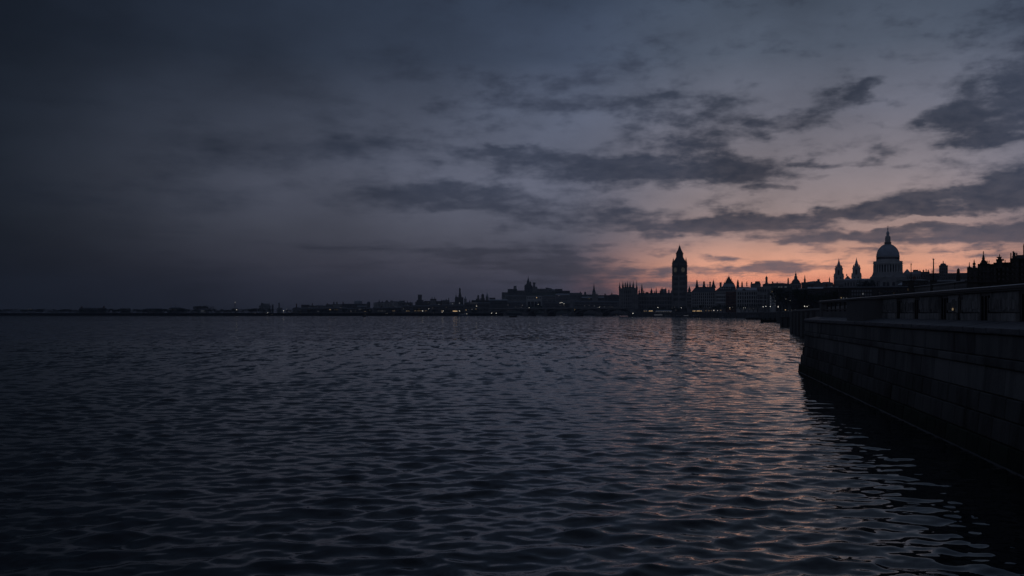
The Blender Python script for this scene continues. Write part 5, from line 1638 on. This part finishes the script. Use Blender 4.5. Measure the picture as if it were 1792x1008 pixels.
ORD = ['first', 'second', 'third', 'fourth', 'fifth', 'sixth', 'seventh', 'eighth', 'ninth', 'tenth', 'eleventh', 'twelfth', 'thirteenth', 'fourteenth', 'fifteenth',
       'sixteenth', 'seventeenth', 'eighteenth', 'nineteenth']
TENS = {2: 'twenty', 3: 'thirty', 4: 'forty', 5: 'fifty', 6: 'sixty', 7: 'seventy', 8: 'eighty'}


def ordinal(n):
    if n < 20:
        return ORD[n - 1]
    return TENS[n // 10][:-1] + 'ieth' if n % 10 == 0 else TENS[n // 10] + '-' + ORD[n % 10 - 1]


# ------------------------------------------------------------------ trees
def tree_meshes(seed, bare):
    r = random.Random(seed)
    t = MB()
    t.lathe(0, 0, [(.42, -.6), (.34, 1), (.26, 3.0), (.2, 4.2)], 7)
    tips = []
    for k in range(7):
        a_ = 2 * math.pi * k / 7 + r.uniform(-.3, .3)
        z0 = r.uniform(2.2, 4.0)
        q = (math.cos(a_) * r.uniform(1.6, 3.2), math.sin(a_) * r.uniform(1.6, 3.2), z0 + r.uniform(2.2, 5))
        t.bar((0, 0, z0), q, .12, 4)
        for j in range(3):
            q2 = (q[0] + r.uniform(-1.6, 1.6), q[1] + r.uniform(-1.6, 1.6), q[2] + r.uniform(.6, 2.4))
            t.bar(q, q2, .05, 3)
            tips.append(q2)
        tips.append(q)
    c = MB()
    n = 1100 if not bare else 620
    cl = [(tp[0], tp[1], tp[2], r.uniform(.8, 1.7)) for tp in tips]
    for _ in range(n):
        x, y, z, rr = r.choice(cl)
        v = np.array([r.gauss(0, 1) for _ in range(3)])
        v = v / np.linalg.norm(v) * rr * r.random() ** .45
        ctr = np.array((x, y, z)) + v * (1, 1, .75)
        s_ = r.uniform(.10, .30) if not bare else r.uniform(.06, .2)
        p = [tuple(ctr + np.array([r.uniform(-1, 1) for _ in range(3)]) * s_ * 1.6) for _ in range(3)]
        c.add(p, [(0, 1, 2)])
    return t.mesh('trunk', 'bark'), c.mesh('crown', 'leaf')


TM = [tree_meshes(i, i % 2 == 1) for i in range(5)]


def tree(px, d, h, label, group, g=GZ, w=1.0):
    t = thing('tree', label, 'tree', (at(px, d), d, g), rnd.uniform(0, 6.28), group)
    tm, cm_ = rnd.choice(TM)
    sc = h / 10.0
    t.scale = (sc * w, sc * w, sc)
    inst(tm, 'trunk', t)
    inst(cm_, 'crown', t)
    return t


for k in range(78):          # the low wooded shore at far left
    px = -30 + k * 6.2 + rnd.uniform(-3, 3)
    tree(px, 1424 + rnd.uniform(0, 40), rnd.uniform(8.0, 10.0), 'low dark tree in the wooded fringe along the far left shore', 'trees on the far left shore', g=GZ - 2.8, w=1.7)
for k, px in enumerate((343, 348, 353.5, 359, 364.5, 370)):
    tree(px, 1480 + rnd.uniform(0, 10), 12.6 - abs(k - 2.3) * .8, 'bigger tree in the round clump behind the pinkish cottage', 'tree clump on the left bank', w=1.3)
for k in range(34):          # bank trees under the left skyline
    px = 440 + k * 12.4 + rnd.uniform(-5, 5)
    tree(px, 1452 + rnd.uniform(0, 60), rnd.uniform(7.5, 10.5), 'small dark tree along the left waterfront in front of the houses', 'trees along the left waterfront', g=GZ - 2.6, w=1.5)
for k, px in enumerate((864.5, 868.5, 872, 876)):
    tree(px, 1960, 24 + 2 * (k % 2), 'tall ragged tree at the left foot of the castle hill', 'trees at the foot of the hill', w=.55)
for k in range(14):
    px = 884 + k * 8.4 + rnd.uniform(-3, 3)
    d = 1935 + rnd.uniform(0, 20)
    tree(px, d, rnd.uniform(7, 10), 'dark tree between the houses on the castle hill', 'trees on the castle hill', g=max(GZ, hill_z(at(px, d), d)))
for k in range(12):
    px = 1112 + k * 8 + rnd.uniform(-3, 3)
    tree(px, 1245 - k * 9, rnd.uniform(5.5, 8), 'low tree on the terrace before the palace and clock tower', 'trees before the palace', w=1.2)
for k in range(16):
    px = 1212 + k * 7.6 + rnd.uniform(-2, 2)
    tree(px, 960 - k * 7, rnd.uniform(6.5, 9.5), 'dark street tree on the embankment below the hotel and offices', 'trees below the hotel', w=1.1)
for k in range(17):
    px = 1358 + k * 7 + rnd.uniform(-2, 2)
    d = 640 - k * 14
    tree(px, d, (36 + rnd.uniform(-9, 7)) * d / F + 1.5, 'tall dark tree in the grove between the lit facade and the low warehouse', 'grove beside the near quay', w=.75)
for k, px in enumerate((1506, 1513, 1520, 1527)):
    tree(px, 830, 28.5 + 1.5 * (k % 2), 'shrubby tree top showing between the cathedral towers and dome', 'trees beside the cathedral', w=.5)

# members of a row that look alike are told apart by their order from the left
ROWS = {'lamps on the far left shore': 'white lamps low on the far left shore', 'lamps along the left waterfront': 'small lamps along the left waterfront below the hazy skyline',
        'lamps on the castle hill': 'street lamps scattered over the castle hill', 'lamps along the bridge': 'small lamps along the bridge',
        'lamps near the clock tower': 'lamps on the promenade around the clock tower foot', 'lamps below the hotel': 'warm lamps on the embankment below the grand hotel',
        'bright lamps by the lit facade': 'bright lamps below the flat hall and lit facade', 'lamps under the trees': 'lamps under the dark grove by the near quay',
        'trees on the far left shore': 'low dark trees fringing the far left shore', 'tree clump on the left bank': 'bigger trees clumped behind the pinkish cottage',
        'trees along the left waterfront': 'small dark trees along the left waterfront', 'trees at the foot of the hill': 'tall ragged trees at the castle hill foot',
        'trees on the castle hill': 'dark trees between the castle hill houses', 'trees before the palace': 'low trees before the palace and clock tower',
        'trees below the hotel': 'dark street trees below the hotel and offices', 'grove beside the near quay': 'tall dark trees in the grove by the quay',
        'trees beside the cathedral': 'shrubby tree tops left of the cathedral dome'}
for grp, phrase in ROWS.items():
    mem = [o for o in COL.objects if o.get('group') == grp and o.parent is None]
    mem.sort(key=lambda o: o.location.x / o.location.y)
    for i, o in enumerate(mem):
        o['label'] = ordinal(i + 1) + ' from the left of the ' + phrase

# ------------------------------------------------------------------ evening haze over the river
hz = MB().box(-2550, 2550, -400, 3150, -4.0, 122.0).build('haze', 'stone')
hz['kind'] = 'stuff'
hm = bpy.data.materials.new('river_haze')
hm.use_nodes = True
ht = hm.node_tree
ht.nodes.clear()
ho_ = ht.nodes.new('ShaderNodeOutputMaterial')
pv = ht.nodes.new('ShaderNodeVolumePrincipled')
pv.inputs['Color'].default_value = (.66, .80, 1.0, 1)
pv.inputs['Density'].default_value = HAZE
pv.inputs['Anisotropy'].default_value = 0.0
ht.links.new(pv.outputs[0], ho_.inputs['Volume'])
hz.data.materials.clear()
hz.data.materials.append(hm)
